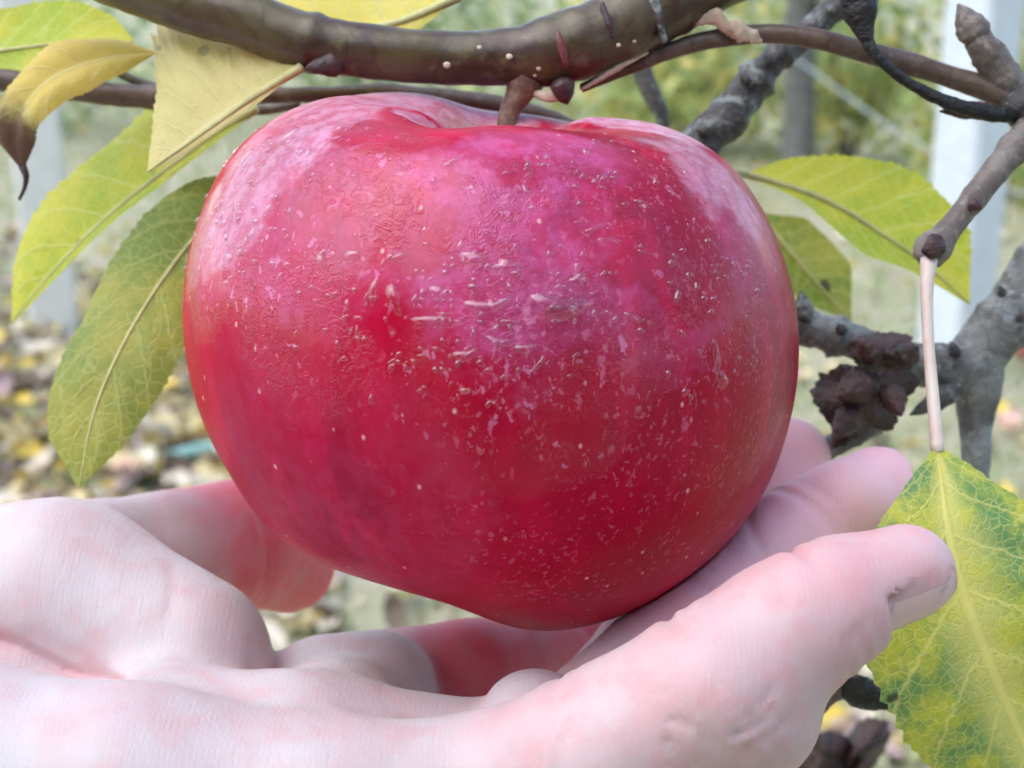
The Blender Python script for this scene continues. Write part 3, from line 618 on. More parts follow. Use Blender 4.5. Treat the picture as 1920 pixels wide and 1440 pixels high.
for key in 'prt':
    b, r, t, n, s = nail_frame(key); V = []; nu_, nv_ = 12, 10
    for lay, off in ((0, 0.), (1, -.45)):
        for i_ in range(nu_ + 1):
            x = -r * 1.0 + i_ / nu_ * r * 1.72
            for j_ in range(nv_ + 1):
                a = (j_ / nv_ - .5) * 2; wd = 1.0 - .55 * max(0, abs(i_ / nu_ - .5) * 2 - .82) / .18 * .6; ang = a * 1.08 * wd
                rr_ = (r * .955 - max(0, x) ** 2 / r * .42) + off
                V.append(b + t * x + (n * math.cos(ang) + s * math.sin(ang) * 1.0) * rr_)
    m_ = (nu_ + 1) * (nv_ + 1); F = []
    for i_ in range(nu_):
        for j_ in range(nv_):
            q = [i_ * (nv_ + 1) + j_, (i_ + 1) * (nv_ + 1) + j_, (i_ + 1) * (nv_ + 1) + j_ + 1, i_ * (nv_ + 1) + j_ + 1]; F.append(q); F.append([m_ + z for z in q[::-1]])
    bd = [i_ * (nv_ + 1) for i_ in range(nu_ + 1)] + [nu_ * (nv_ + 1) + j_ for j_ in range(1, nv_ + 1)] + [i_ * (nv_ + 1) + nv_ for i_ in range(nu_ - 1, -1, -1)] + list(range(nv_ - 1, 0, -1))
    F += [[a, c, m_ + c, m_ + a] for a, c in zip(bd, bd[1:] + bd[:1])]
    obj('finger_nail', toW(np.array(V)), F, M_NAIL, hand)

# ================================================================== LEAVES AND BRANCHES
def res(c, n): return catmull(c, n)
def leaf(mat, parent, M, L, R, nu=90, nv=9, teeth=34, tooth=.05, bulge=.10, ripple=.012, seed=0, label=None, petiole=None, pet_mat=None, rib=True, curl=0.):
    """blade lofted between margin L, midrib M and margin R (photo pixel, pixel, depth mm)"""
    m = res(np.array([C3(*q) for q in M]), nu); l = res(np.array([C3(*q) for q in L]), nu); r = res(np.array([C3(*q) for q in R]), nu)
    t = np.linspace(0, 1, nu); V = []; UV = []
    T = np.gradient(m, axis=0)
    for side, e in ((-1, l), (1, r)):
        saw = (t * teeth + .37 * np.sin(9 * t + seed)) % 1.0
        e2 = m + (e - m) * (1 - tooth + tooth * 2 * saw ** 1.5 * (.6 + .4 * np.sin(23 * t + seed)) + ripple * np.sin(31 * t + seed * 2) + .03 * np.sin(11 * t + seed * 5 + side) + .02 * np.sin(19 * t + seed * 3))[:, None]
        S_ = np.linspace(0, 1, nv)[(1 if side > 0 else 0):]
        if side < 0: S_ = S_[::-1]
        for s in S_:
            nrm = np.cross(e2 - m, T) * side; nrm /= np.linalg.norm(nrm, axis=1)[:, None] + 1e-9
            w = np.linalg.norm(e2 - m, axis=1)
            hgt = bulge * w * math.sin(math.pi * s) * .8 + curl * w * s * s + .014 * w * np.sin((t * 8 - s * 1.5) * 2 * math.pi) * math.sin(math.pi * min(1, s * 1.1)) + .05 * w * s * np.sin(13 * t + seed + side)
            V.append(m + (e2 - m) * s + nrm * hgt[:, None]); UV.append(np.stack([t, np.full(nu, .5 + side * s * .5)], -1))
    V = np.array(V); nr = len(V); UV = np.array(UV).reshape(-1, 2)
    F = [(a * nu + b, (a + 1) * nu + b, (a + 1) * nu + b + 1, a * nu + b + 1) for a in range(nr - 1) for b in range(nu - 1)]
    o = obj('leaf', toW(V.reshape(-1, 3)), F, mat, parent, uv=UV)
    if label: o['label'] = label
    if rib:
        q = np.c_[toW(m), .001 * np.interp(t, [0, 1], [.5, .12]) * rib]
        obj('midrib', *tube(q[::6].tolist() + [q[-1].tolist()], n=26, m=7, rough=.05), pet_mat or M_RIB, o)
    if petiole: obj('petiole', *px_tube(petiole, n=24, m=9, rough=.04), pet_mat or M_RIB, o)
    return o
M_RIB = m_plain('leaf_rib', (.52, .49, .20), .2, 300., .5)
M_PET = m_plain('leaf_stalk', (.70, .62, .52), .1, 300., .45, col2=(.66, .52, .45))
LF_PALE = m_leaf('pale_yellow_leaf', (.66, .60, .21), (.80, .70, .29), (.86, .77, .40), .42, spots=.2, sps=150., spot=(.46, .45, .22), net=.25, scale=70, transl=.42)
LF_LIME = m_leaf('lime_leaf', (.42, .51, .045), (.64, .60, .06), (.70, .70, .24), .5, spots=.12, sps=150., spot=(.36, .38, .07), net=.3, scale=50, transl=.45)
LF_OLIVE = m_leaf('olive_leaf', (.19, .26, .045), (.35, .34, .05), (.46, .46, .15), .5, spots=.15, sps=80., net=.45, scale=60, transl=.35)
LF_AMBER = m_leaf('amber_leaf', (.58, .51, .18), (.68, .50, .10), (.70, .58, .24), .42, spots=.11, net=.15, scale=60, edge=(.13, .065, .04), transl=.32)
LF_GOLD = m_leaf('gold_leaf', (.68, .62, .20), (.84, .70, .14), (.82, .72, .32), .45, spots=.08, spot=(.35, .30, .1), net=.2, scale=60, transl=.45)
LF_NET = m_leaf('mottled_green_leaf', (.15, .31, .10), (.55, .56, .06), (.78, .72, .20), .49, spots=.15, sps=120., spot=(.05, .05, .03), net=.40, scale=120, transl=.3, midw=.035, nlat=7, halo=.7, netscale=720.)
LF_DRY = m_plain('dry_brown_leaf', (.065, .026, .02), .5, 250., .5, .9, .0012, col2=(.026, .014, .012))
BK_MAIN = m_bark('olive_branch_bark', (.105, .08, .03), (.055, .025, .018), (.13, .105, .045), 130., .3, .25, .0003)
BK_BROWN = m_bark('brown_twig_bark', (.135, .09, .062), (.085, .052, .04), (.17, .125, .085), 260., .45, .4, .0005)
BK_GREY = m_bark('grey_twig_bark', (.19, .16, .135), (.12, .09, .075), (.27, .235, .20), 330., .6, .6, .0006)
BK_DARK = m_bark('dark_knobbly_bark', (.075, .066, .06), (.032, .028, .026), (.15, .145, .14), 300., .6, .9, .0009, lichen=(.19, .21, .19))
BK_FORK = m_bark('grey_fork_bark', (.20, .20, .18), (.085, .08, .072), (.29, .29, .275), 220., .6, .8, .0009, lichen=(.23, .245, .235))
BK_BLACK = m_plain('black_withered_husk', (.014, .014, .012), .4, 400., .5, .8, .0008)
BK_BUD = m_plain('bud_scales', (.08, .035, .035), .4, 500., .45, .6, .0005, col2=(.04, .02, .02))
M_SPECK = m_plain('lenticel_cork', (.62, .52, .38), .15, 800., .7)
M_FLAP = m_plain('peeled_bark', (.60, .48, .34), .12, 400., .6, col2=(.44, .32, .22))
M_SCAR = m_plain('red_bark_scar', (.16, .02, .028), .5, 900., .35, col2=(.08, .012, .018))

def bud(parent, a, b, r, mat, name='bud', n=12):
    """pointed bud from pixel point a to tip b: overlapping scales as one little mesh"""
    A, B = P(*a), P(*b); pts = [np.r_[A + (B - A) * t, .001 * r * a[2] / FPX * w] for t, w in ((0, .7), (.25, 1.), (.55, .85), (.8, .5), (1., .08))]
    v, f = tube(pts, n=20, m=12, rough=.14, rs=900, nodes=((.28, .06, .05), (.5, .07, .06), (.8, .05, .05)))
    return obj(name, v, f, mat, parent)

# --- main bough across the top
br = empty('apple_branch', P(1350, -60, 205))
tag(br, 'thick olive-brown branch crossing above the apple, dotted with pale specks', 'branch')
obj('bark', *px_tube([(60, -110, 205, 62), (230, -45, 204, 62), (350, 3, 203, 58), (450, 32, 202, 56), (560, 74, 202, 53), (685, 96, 202, 51), (850, 109, 203, 50), (985, 104, 203, 55), (1075, 84, 203, 66), (1150, 56, 204, 67), (1250, 4, 205, 66), (1350, -50, 206, 66), (1600, -170, 208, 70)],
    n=150, m=28, rough=.035, rs=420, nodes=((.345, .012, .10), (.60, .018, .10), (.64, .01, .05), (.70, .012, .06), (.76, .01, .05))), BK_MAIN, br)
def branch_at(px, py, cy, r, d):      # point on the near face of the bough
    h = (py - cy) / r; return P(px, py, d - .98 * r * d / FPX * math.sqrt(max(0, 1 - h * h)))
for (px, py, s) in ((722, 102, 8), (838, 122, 8), (898, 88, 8), (955, 106, 7), (610, 165 - 45, 5), (660, 117, 6), (652, 128, 5), (686, 131, 5), (1010, 129, 5), (950, 64, 5), (993, 64, 5), (1008, 75, 6), (1085, 72, 5), (1105, 62, 5), (580, 32, 7), (465, 4, 7), (555, 34, 5), (1160, 85, 5), (1190, 78, 4), (905, 159, 6), (1003, 142, 4)):
    q = np.array([[350, 3, 58], [450, 32, 56], [560, 74, 53], [685, 96, 51], [850, 109, 50], [985, 104, 55], [1075, 84, 66], [1150, 56, 67], [1250, 4, 66]], float)
    cy, r = np.interp(px, q[:, 0], q[:, 1]), np.interp(px, q[:, 0], q[:, 2]); c = branch_at(px, py, cy, r, 203)
    axn = -FWD; obj('lenticel', *blob(c, np.array([s * 1.05, s * .9, s * .35]) * 203 / FPX * .001 * .85, axes_from(axn + UPV * (cy - py) / r), 10, 6, rough=.12, rs=3000), M_SPECK, br)
bud(br, (640, 118, 200), (572, 128, 199), 22, BK_BUD)
bud(br, (1050, 150, 201), (1064, 196, 201), 24, BK_BUD)
obj('bark_flap', *px_tube([(1000, 176, 202, 6), (1030, 180, 201, 12), (1058, 178, 201, 9)], n=14, m=8, flat=.5), M_FLAP, br)
obj('scar', *blob(branch_at(1054, 92, 88, 64, 203), np.array([.0007, .0026, .0005]), axes_from(-FWD, RIGHT * 1. + UPV * .25), 14, 9, rough=.2, rs=1500), M_SCAR, br)
obj('scar_ridge', *px_tube([(1128, 5, 199, 5), (1140, 40, 198.6, 7), (1150, 70, 199, 5)], n=14, m=8, rough=.2), BK_BUD, br)
obj('scar_ridge', *px_tube([(1218, -10, 200, 8), (1232, 20, 200, 11), (1240, 55, 200.5, 7), (1244, 78, 201, 9)], n=16, m=8, rough=.3, rs=1500), BK_DARK, br)
leaf(LF_PALE, br, [(566, 126, 200), (480, 180, 201), (380, 250, 203), (277, 322, 206)], [(566, 124, 200), (500, 90, 206), (420, 52, 210), (335, 20, 213), (296, 70, 214), (287, 160, 212), (282, 250, 209), (277, 320, 206)], [(566, 128, 200), (488, 190, 200.5), (390, 258, 202.5), (330, 298, 204.5), (277, 324, 206)], seed=1, teeth=30, tooth=.07, bulge=.16, label='pale cream-yellow leaf hanging from the bud of the bough', rib=1.5)
leaf(LF_GOLD, br, [(862, -6, 212), (740, 44, 215), (600, 60, 219), (430, 40, 222)], [(860, -10, 212), (740, -70, 220), (580, -90, 224), (430, 38, 222)], [(862, -4, 212), (760, 70, 214), (620, 130, 217), (430, 44, 222)], seed=2, label='golden leaf lying behind the top of the bough', rib=1.6)

# --- twig behind, with the leaves at the left
tw = empty('leafy_twig', P(-60, 150, 228))
tag(tw, 'thin brown twig passing behind the apple top, bearing the leaves at left', 'twig')
obj('bark', *px_tube([(-160, 130, 228, 20), (0, 150, 228, 21), (150, 170, 229, 21), (290, 182, 230, 21), (560, 178, 230, 15), (760, 178, 231, 17), (950, 200, 233, 18), (1080, 245, 237, 17), (1180, 310, 243, 16)], n=80, m=14, rough=.08, rs=500, nodes=((.33, .02, .25), (.62, .02, .3))), BK_BROWN, tw)
obj('side_shoot', *px_tube([(210, 130, 234, 9), (290, 165, 233, 10), (460, 205, 235, 10), (560, 196, 235, 9)], n=30, m=10, rough=.1), BK_GREY, tw)
leaf(LF_LIME, tw, [(-120, 110, 232), (0, 95, 230), (130, 80, 228), (252, 78, 226)], [(-120, 100, 232), (0, 12, 233), (110, 2, 231), (200, 20, 228), (252, 76, 226)], [(-120, 118, 232), (0, 148, 228), (110, 122, 226), (190, 96, 226), (252, 80, 226)], seed=3, tooth=.05, label='yellow-green leaf in the top left corner')
leaf(LF_AMBER, tw, [(296, 98, 214), (190, 112, 213), (95, 150, 213), (38, 215, 215), (28, 262, 217), (42, 318, 219)], [(296, 98, 214), (210, 72, 216), (95, 84, 217), (10, 165, 218), (-8, 250, 219), (40, 320, 219)], [(296, 98, 214), (200, 158, 212), (130, 185, 212), (78, 235, 213), (66, 275, 216), (44, 318, 219)], seed=4, tooth=.05, bulge=.25, label='amber curled leaf with a withered brown tip',
     petiole=[(42, 312, 219, 8), (49, 330, 219, 6), (46, 352, 220, 4), (36, 374, 221, 3)], pet_mat=LF_DRY, rib=False)
leaf(LF_LIME, tw, [(480, 205, 222), (390, 262, 228), (210, 400, 236), (95, 515, 240), (22, 606, 243)], [(480, 203, 222), (300, 190, 240), (130, 320, 244), (36, 465, 245), (20, 604, 243)], [(480, 210, 222), (400, 272, 226), (215, 415, 234), (100, 527, 239), (24, 608, 243)], seed=5, tooth=.05, label='bright lime leaf slanting down at far left', rib=1.5)
leaf(LF_OLIVE, tw, [(470, 330, 236), (345, 470, 224), (245, 620, 214), (178, 770, 210), (148, 918, 208)], [(470, 325, 236), (345, 345, 232), (225, 460, 225), (120, 660, 216), (88, 795, 212), (147, 918, 208)], [(475, 335, 236), (430, 520, 224), (345, 665, 214), (245, 815, 209), (149, 918, 208)], seed=6, teeth=40, tooth=.045, label='large olive-green leaf with dark spots left of the apple', rib=1.0)

# --- brown twig at upper right, spur, grey shoot and hanging leaf
rt = empty('spur_twig', P(1905, 190, 208))
tag(rt, 'brown twig arching to a knobbly spur at upper right, one leaf hanging', 'twig')
obj('bark', *px_tube([(1090, 165, 207, 9), (1180, 126, 206, 13), (1250, 97, 206, 16), (1340, 73, 206, 18), (1440, 63, 206, 18), (1530, 73, 206, 18), (1620, 97, 207, 20), (1700, 118, 207, 20), (1800, 150, 208, 21), (1880, 178, 208, 27), (1935, 215, 208, 40), (2080, 300, 209, 40)], n=110, m=16, rough=.05, rs=500, nodes=((.12, .02, .2), (.42, .02, .1), (.60, .02, .14))), BK_BROWN, rt)
obj('bark_flap', *px_tube([(1296, 46, 204, 3), (1318, 38, 203.5, 9), (1340, 30, 203.2, 15), (1358, 46, 203.2, 13), (1385, 58, 203.5, 17), (1408, 68, 204, 14), (1428, 78, 204.5, 4)], n=40, m=14, rough=.4, rs=1500, flat=.4), M_FLAP, rt)
obj('bark_flap', *px_tube([(1090, 168, 203, 3), (1150, 132, 202.5, 6), (1190, 110, 203, 5), (1215, 98, 203.5, 3)], n=22, m=8, rough=.3, rs=1500), M_FLAP, rt)
obj('shoot', *px_tube([(1905, 175, 208, 30), (1872, 130, 207, 33), (1845, 92, 206, 30), (1832, 72, 206, 27)], n=30, m=14, rough=.1, rs=700, nodes=((.3, .09, .08), (.72, .07, .07))), BK_GREY, rt)
bud(rt, (1838, 80, 206), (1796, 8, 205), 30, BK_GREY)
bud(rt, (1850, 205, 205), (1762, 209, 204), 17, BK_BUD)
obj('knuckle', *blob(P(1915, 196, 207), np.array([.0034, .0036, .003]), None, 16, 10, rough=.2, rs=900), BK_DARK, rt)
obj('grey_shoot', *px_tube([(1960, 200, 207, 31), (1915, 262, 205, 28), (1865, 322, 203, 26), (1810, 392, 201, 23), (1768, 445, 199, 25), (1748, 470, 198, 34), (1738, 490, 198, 27)], n=60, m=18, rough=.07, rs=700, nodes=((.28, .04, .2), (.6, .04, .1), (.9, .04, .12))), BK_GREY, rt)
obj('leaf_scar', *blob(P(1752, 462, 194.6), np.array([.0015, .0018, .0006]), axes_from(-FWD + RIGHT * .1), 14, 8, rough=.2, rs=2000), BK_BUD, rt)
obj('leaf_scar', *blob(P(1738, 470, 194.8), np.array([.0008, .0008, .0005]), axes_from(-FWD), 12, 8, rough=.2, rs=2000), BK_BLACK, rt)
bud(rt, (1818, 380, 199), (1842, 392, 198), 12, BK_BUD)
obj('withered_fruit', *px_tube([(1598, -60, 200, 26), (1606, -20, 200, 36), (1612, 20, 200, 34), (1618, 52, 200, 22), (1626, 78, 200, 12)], n=36, m=16, rough=.12, rs=700), BK_BLACK, rt)
obj('fruit_stalk', *px_tube([(1624, 70, 200, 13), (1642, 104, 200, 11), (1690, 146, 201, 10), (1745, 178, 202, 12), (1800, 200, 203, 14), (1870, 214, 205, 16), (1920, 205, 206, 18)], n=50, m=10, rough=.12, rs=900), BK_BLACK, rt)
leaf(LF_NET, rt, [(1757, 838, 190), (1776, 980, 184), (1800, 1090, 183), (1850, 1230, 184), (1905, 1360, 187), (1985, 1530, 192)], [(1755, 838, 190), (1700, 900, 187), (1635, 990, 184), (1600, 1110, 183), (1614, 1235, 183), (1680, 1350, 185), (1760, 1470, 188), (1983, 1532, 192)], [(1759, 838, 190), (1850, 886, 188), (1955, 965, 187), (2045, 1110, 188), (2075, 1260, 190), (2060, 1420, 192), (1987, 1532, 192)],
     seed=7, teeth=30, tooth=.05, bulge=.08, label='mottled green and yellow leaf hanging beside the little finger', petiole=[(1742, 486, 196, 16), (1738, 545, 195, 12), (1741, 640, 194, 11), (1750, 750, 192, 12), (1758, 846, 190, 13)], pet_mat=M_PET, rib=False)

# --- dark knobbly branch behind at right, with the leaf behind the apple
dk = empty('knobbly_branch', P(1620, -60, 240))
tag(dk, 'dark knobbly lichened branch slanting up behind the apple shoulder', 'branch')
obj('bark', *px_tube([(1250, 330, 236, 36), (1325, 256, 236, 38), (1372, 212, 237, 37), (1418, 150, 238, 32), (1452, 112, 238, 26), (1500, 74, 239, 25), (1562, 18, 240, 24), (1640, -60, 241, 26)], n=90, m=18, rough=.12, rs=600, nodes=((.28, .03, .12), (.44, .025, .28), (.56, .02, .22), (.82, .02, .2))), BK_DARK, dk)
for a, b, r in (((1405, 160, 234), (1388, 138, 233), 12), ((1448, 118, 235), (1432, 102, 234), 11), ((1556, 22, 237), (1560, 8, 236), 9), ((1330, 250, 233), (1306, 242, 232), 12)):
    bud(dk, a, b, r, BK_DARK, 'knot')
leaf(LF_LIME, dk, [(1395, 326, 250), (1540, 372, 251), (1650, 436, 252), (1740, 500, 253), (1818, 570, 254)], [(1395, 325, 250), (1500, 292, 254), (1650, 296, 257), (1760, 350, 258), (1818, 450, 258), (1819, 568, 254)], [(1395, 328, 250), (1500, 378, 248), (1580, 440, 248), (1640, 488, 249), (1730, 520, 251), (1816, 571, 254)], seed=8, tooth=.05, label='yellow-green leaf showing behind the right side of the apple', petiole=[(1300, 290, 240, 10), (1350, 318, 246, 9), (1398, 327, 250, 9)], rib=1.4)
leaf(LF_OLIVE, dk, [(1420, 400, 275), (1480, 470, 276), (1540, 540, 277), (1596, 604, 278)], [(1420, 398, 275), (1530, 420, 280), (1590, 500, 281), (1598, 602, 278)], [(1418, 402, 275), (1430, 490, 274), (1500, 560, 276), (1594, 605, 278)], seed=9, tooth=.02, label='small green leaf half hidden by the right edge of the apple')

th_ = empty('dark_twig', P(1200, 110, 300))
tag(th_, 'short blurred dark twig hanging just right of the apple stem', 'twig')
obj('bark', *px_tube([(1170, 40, 300, 17), (1200, 120, 300, 20), (1216, 165, 300, 18), (1236, 205, 301, 15), (1246, 240, 302, 10)], n=30, m=12, rough=.12, rs=500), BK_DARK, th_)

# --- grey forked branch at right with its dry curled leaf
fk = empty('forked_branch', P(2000, 430, 236))
tag(fk, 'thick grey forked branch at the right edge behind the hanging leaf', 'branch')
obj('bark', *px_tube([(2120, 330, 236, 70), (2000, 460, 236, 64), (1905, 580, 236, 57), (1845, 650, 236, 53), (1805, 700, 236, 46), (1770, 710, 236, 36)], n=60, m=22, rough=.09, rs=400, nodes=((.45, .02, .08), (.7, .02, .12))), BK_FORK, fk)
obj('lower_fork', *px_tube([(1830, 660, 236, 52), (1832, 730, 236, 46), (1830, 790, 236, 30), (1829, 900, 235, 26), (1826, 1050, 234, 25), (1815, 1300, 232, 25)], n=60, m=16, rough=.07, rs=500, nodes=((.2, .03, .1),)), BK_FORK, fk)
obj('side_fork', *px_tube([(1820, 690, 236, 50), (1760, 688, 234, 44), (1700, 680, 233, 38), (1630, 652, 232, 33), (1560, 628, 231, 34), (1495, 608, 231, 36), (1400, 570, 232, 34)], n=70, m=16, rough=.13, rs=600, nodes=((.35, .02, .2), (.62, .025, .25), (.85, .02, .2))), BK_FORK, fk)
for a, b, r in (((1795, 668, 229), (1782, 640, 228), 11), ((1880, 555, 228), (1873, 535, 227), 9), ((1915, 600, 227), (1912, 590, 226), 10), ((1512, 600, 228), (1500, 545, 227), 16), ((1580, 625, 228), (1572, 606, 227), 12), ((1800, 728, 230), (1706, 778, 229), 20)):
    bud(fk, a, b, r, BK_DARK, 'knot')
def dry_leaf(parent, outline, d0, seed, amp=5., lab=None):
    c = np.mean(outline, 0); V = [C3(c[0], c[1], d0 - amp * .4)]; n = 56; rings = 9
    ol = catmull(np.array([(*q, 0) for q in outline] + [(*outline[0], 0)]), n + 1)[:-1, :2]
    for i_ in range(1, rings + 1):
        for j_ in range(n):
            q = c + (ol[j_] - c) * (i_ / rings) * (1 + (.05 * math.sin(j_ * 2.9 + seed) + .04 * math.sin(j_ * 5.1)) * (i_ / rings)); a = 2 * math.pi * j_ / n
            V.append(C3(q[0], q[1], d0 + amp * (.45 * math.sin(2 * a + seed + i_ * .1) + .16 * math.sin(5 * a + i_ * .3)) * (i_ / rings) - amp * .4 * math.cos(i_ / rings * 2.2)))
    F = [(0, 1 + j_, 1 + (j_ + 1) % n) for j_ in range(n)] + [(1 + i_ * n + j_, 1 + (i_ + 1) * n + j_, 1 + (i_ + 1) * n + (j_ + 1) % n, 1 + i_ * n + (j_ + 1) % n) for i_ in range(rings - 1) for j_ in range(n)]
    o = obj('dry_leaf', toW(np.array(V)), F, LF_DRY, parent)
    if lab: o['label'] = lab
    md = o.modifiers.new('thickness', 'SOLIDIFY'); md.thickness = .0005
    return o
dry_leaf(fk, [(1540, 700), (1590, 684), (1640, 700), (1700, 690), (1716, 720), (1690, 760), (1672, 800), (1620, 806), (1596, 826), (1570, 836), (1556, 790), (1530, 760), (1528, 728)], 224, 1.3, 5, 'dark shrivelled brown leaf clinging to the fork')
dry_leaf(fk, [(1590, 640), (1640, 628), (1700, 632), (1716, 660), (1700, 690), (1640, 694), (1600, 676)], 226, 4.1, 4, 'small dark shrivelled leaf on top of the fork')
for a, b, r in (((1640, 668, 222), (1612, 640, 219), 26), ((1690, 672, 222), (1722, 650, 219), 24), ((1625, 720, 221), (1570, 742, 217), 30), ((1668, 730, 221), (1690, 780, 217), 24), ((1600, 770, 221), (1566, 822, 218), 24)):
    bud(fk, a, b, r, LF_DRY, 'spur_bud')
obj('side_stub', *px_tube([(1640, 790, 232, 26), (1600, 816, 232, 24), (1540, 850, 232, 20), (1500, 880, 233, 18)], n=26, m=12, rough=.15, rs=700), BK_FORK, fk)

lb = empty('budded_twig', P(1500, 1320, 214))
tag(lb, 'dark twig end with a pointed black bud below the little finger', 'twig')
obj('bark', *px_tube([(1440, 1400, 214, 30), (1510, 1330, 213, 28), (1555, 1292, 212, 27), (1610, 1280, 211, 24)], n=36, m=14, rough=.14, rs=700), BK_GREY, lb)
bud(lb, (1585, 1288, 209), (1686, 1322, 207), 30, BK_BLACK)
cl = empty('withered_cluster', P(1580, 1420, 330))
tag(cl, 'blurred dark clump of withered leaves at the bottom edge', 'dry leaves')
dry_leaf(cl, [(1500, 1385), (1560, 1372), (1600, 1400), (1590, 1450), (1530, 1470), (1490, 1430)], 330, 2.2, 9)
dry_leaf(cl, [(1580, 1400), (1620, 1350), (1664, 1356), (1660, 1396), (1630, 1440), (1590, 1450)], 334, 5.2, 9)
dry_leaf(cl, [(1540, 1440), (1620, 1420), (1640, 1500), (1560, 1540)], 332, .2, 9)
obj('stalk', *px_tube([(1570, 1430, 333, 8), (1600, 1560, 335, 8), (1640, 1800, 340, 8)], n=14, m=8), BK_DARK, cl)

# ================================================================== ORCHARD BEHIND
M_WHITE = m_plain('white_painted_post', (.60, .64, .66), .08, 20., .6, .1, .002)
M_TRUNK = m_bark('orchard_trunk_bark', (.17, .165, .145), (.10, .095, .085), (.24, .235, .21), 30., .85, .8, .01)
M_WIRE = m_plain('galvanised_wire', (.45, .50, .53), .1, 50., .45)
M_HOSE = m_plain('teal_hose', (.30, .52, .44), .1, 30., .45)
M_CREAM = m_plain('cream_painted_post', (.66, .66, .60), .08, 20., .6, .1, .002)
def post(name, px, py_base, wpx, top_z, label, yaw=.6, M_WHITE=M_WHITE):
    g = ray_ground(px, py_base); dist = (g - CAM) @ FWD; w = wpx * dist / FPX / 2 * .78
    e = empty(name, (g[0], g[1], 0)); tag(e, label, 'post')
    c, s = math.cos(yaw), math.sin(yaw); b = w * .16; prof = [(w - b, w), (w, w - b), (w, -w + b), (w - b, -w), (-w + b, -w), (-w, -w + b), (-w, w - b), (-w + b, w)]
    V = [(g[0] + x * c - y * s, g[1] + x * s + y * c, z) for z in (-.1, top_z) for x, y in prof]
    F = [(i_, i_ + 8, (i_ + 1) % 8 + 8, (i_ + 1) % 8) for i_ in range(8)] + [tuple(range(8, 16))[::-1]]
    obj('shaft', V, F, M_WHITE, e, smooth=False)
    V = [(g[0] + (x * c - y * s) * q, g[1] + (x * s + y * c) * q, z) for z, q in ((top_z + .001, 1.15), (top_z + .03, 1.15), (top_z + .06, .4)) for x, y in prof]
    F = [(k_ * 8 + i_, k_ * 8 + 8 + i_, k_ * 8 + (i_ + 1) % 8 + 8, k_ * 8 + (i_ + 1) % 8) for k_ in range(2) for i_ in range(8)] + [tuple(range(16, 24))[::-1], tuple(range(8))]
    obj('cap', V, F, M_WHITE, e, smooth=False); return g
gp = post('white_post', 1782, 700, 128, 2.2, 'tall pale white post standing in the grass behind the right twig')
post('white_post', 105, 640, 112, 2.0, 'pale whitish post behind the curled leaves at left', .3, M_CREAM)
def tree(px, py_base, wpx, label, crown_mat, seed, h=2.6, cr=1.1):
    g = ray_ground(px, py_base); dist = (g - CAM) @ FWD; r = wpx * dist / FPX / 2; R_ = random.Random(seed)
    e = empty('orchard_tree', (g[0], g[1], 0)); tag(e, label, 'tree', 'young orchard trees behind')
    obj('trunk', *tube([(g[0], g[1], -.1, r * 1.3), (g[0] + .01, g[1], .3, r), (g[0] - .02, g[1], .9, r * .9), (g[0] + .03, g[1], h * .62, r * .6), (g[0], g[1], h * .9, r * .25)], n=30, m=12, rough=.1, rs=9), M_TRUNK, e)
    V, F, k_ = [], [], 0
    for _ in range(9):
        z0 = R_.uniform(.45, .8) * h * .75; a = R_.uniform(0, 6.28); L_ = R_.uniform(.5, 1.) * cr
        q = tube([(g[0], g[1], z0, r * .35), (g[0] + math.cos(a) * L_ * .5, g[1] + math.sin(a) * L_ * .5, z0 + L_ * .25, r * .2), (g[0] + math.cos(a) * L_, g[1] + math.sin(a) * L_, z0 + L_ * .65, r * .08)], n=10, m=6)
        obj('limb', *q, M_TRUNK, e)
    n = 1500; u = rng.normal(size=(n, 3)); u /= np.linalg.norm(u, axis=1)[:, None]; rad = rng.uniform(.35, 1, n) ** .5
    c = np.array([g[0], g[1], h * .78]) + u * rad[:, None] * np.array([cr, cr, h * .36]); c = c[c[:, 2] > .75]
    foliage(e, c, crown_mat, .035)
    return g
def foliage(parent, c, mat, s, name='crown'):
    n = len(c); a = rng.normal(size=(n, 3)); a /= np.linalg.norm(a, axis=1)[:, None]; b = np.cross(a, rng.normal(size=(n, 3))); b /= np.linalg.norm(b, axis=1)[:, None]
    nn = np.cross(a, b); w = s * rng.uniform(.6, 1.3, n)[:, None]
    V = np.stack([c - a * w, c + b * w * .5 + nn * w * .12, c + a * w, c - b * w * .5 + nn * w * .12], 1).reshape(-1, 3); i_ = np.arange(n) * 4
    F = [t for q in i_.tolist() for t in ((q, q + 1, q + 2), (q, q + 2, q + 3))]
    uv = np.repeat(rng.uniform(0, 1, n), 4)[:, None] * np.array([[1, 0]]) + np.array([[0, .5]])
    return tag(obj(name, V, F, mat, parent, uv=uv), kind='stuff')
M_CROWN = m_grass('orchard_leaves', (.30, .38, .12), (.50, .50, .16), (.62, .52, .16))
M_CROWN2 = m_grass('orchard_leaves_green', (.20, .30, .13), (.34, .42, .20), (.50, .50, .24))
tree(1490, 352, 62, 'slim dark orchard tree trunk right of the apple shoulder', M_CROWN, 3)
tree(735, 95, 60, 'dark trunk of a farther tree glimpsed over the bough', M_CROWN2, 5, 3.2, 1.3)
tree(2250, 180, 70, 'farther orchard tree beyond the right edge', M_CROWN, 8, 3., 1.4)
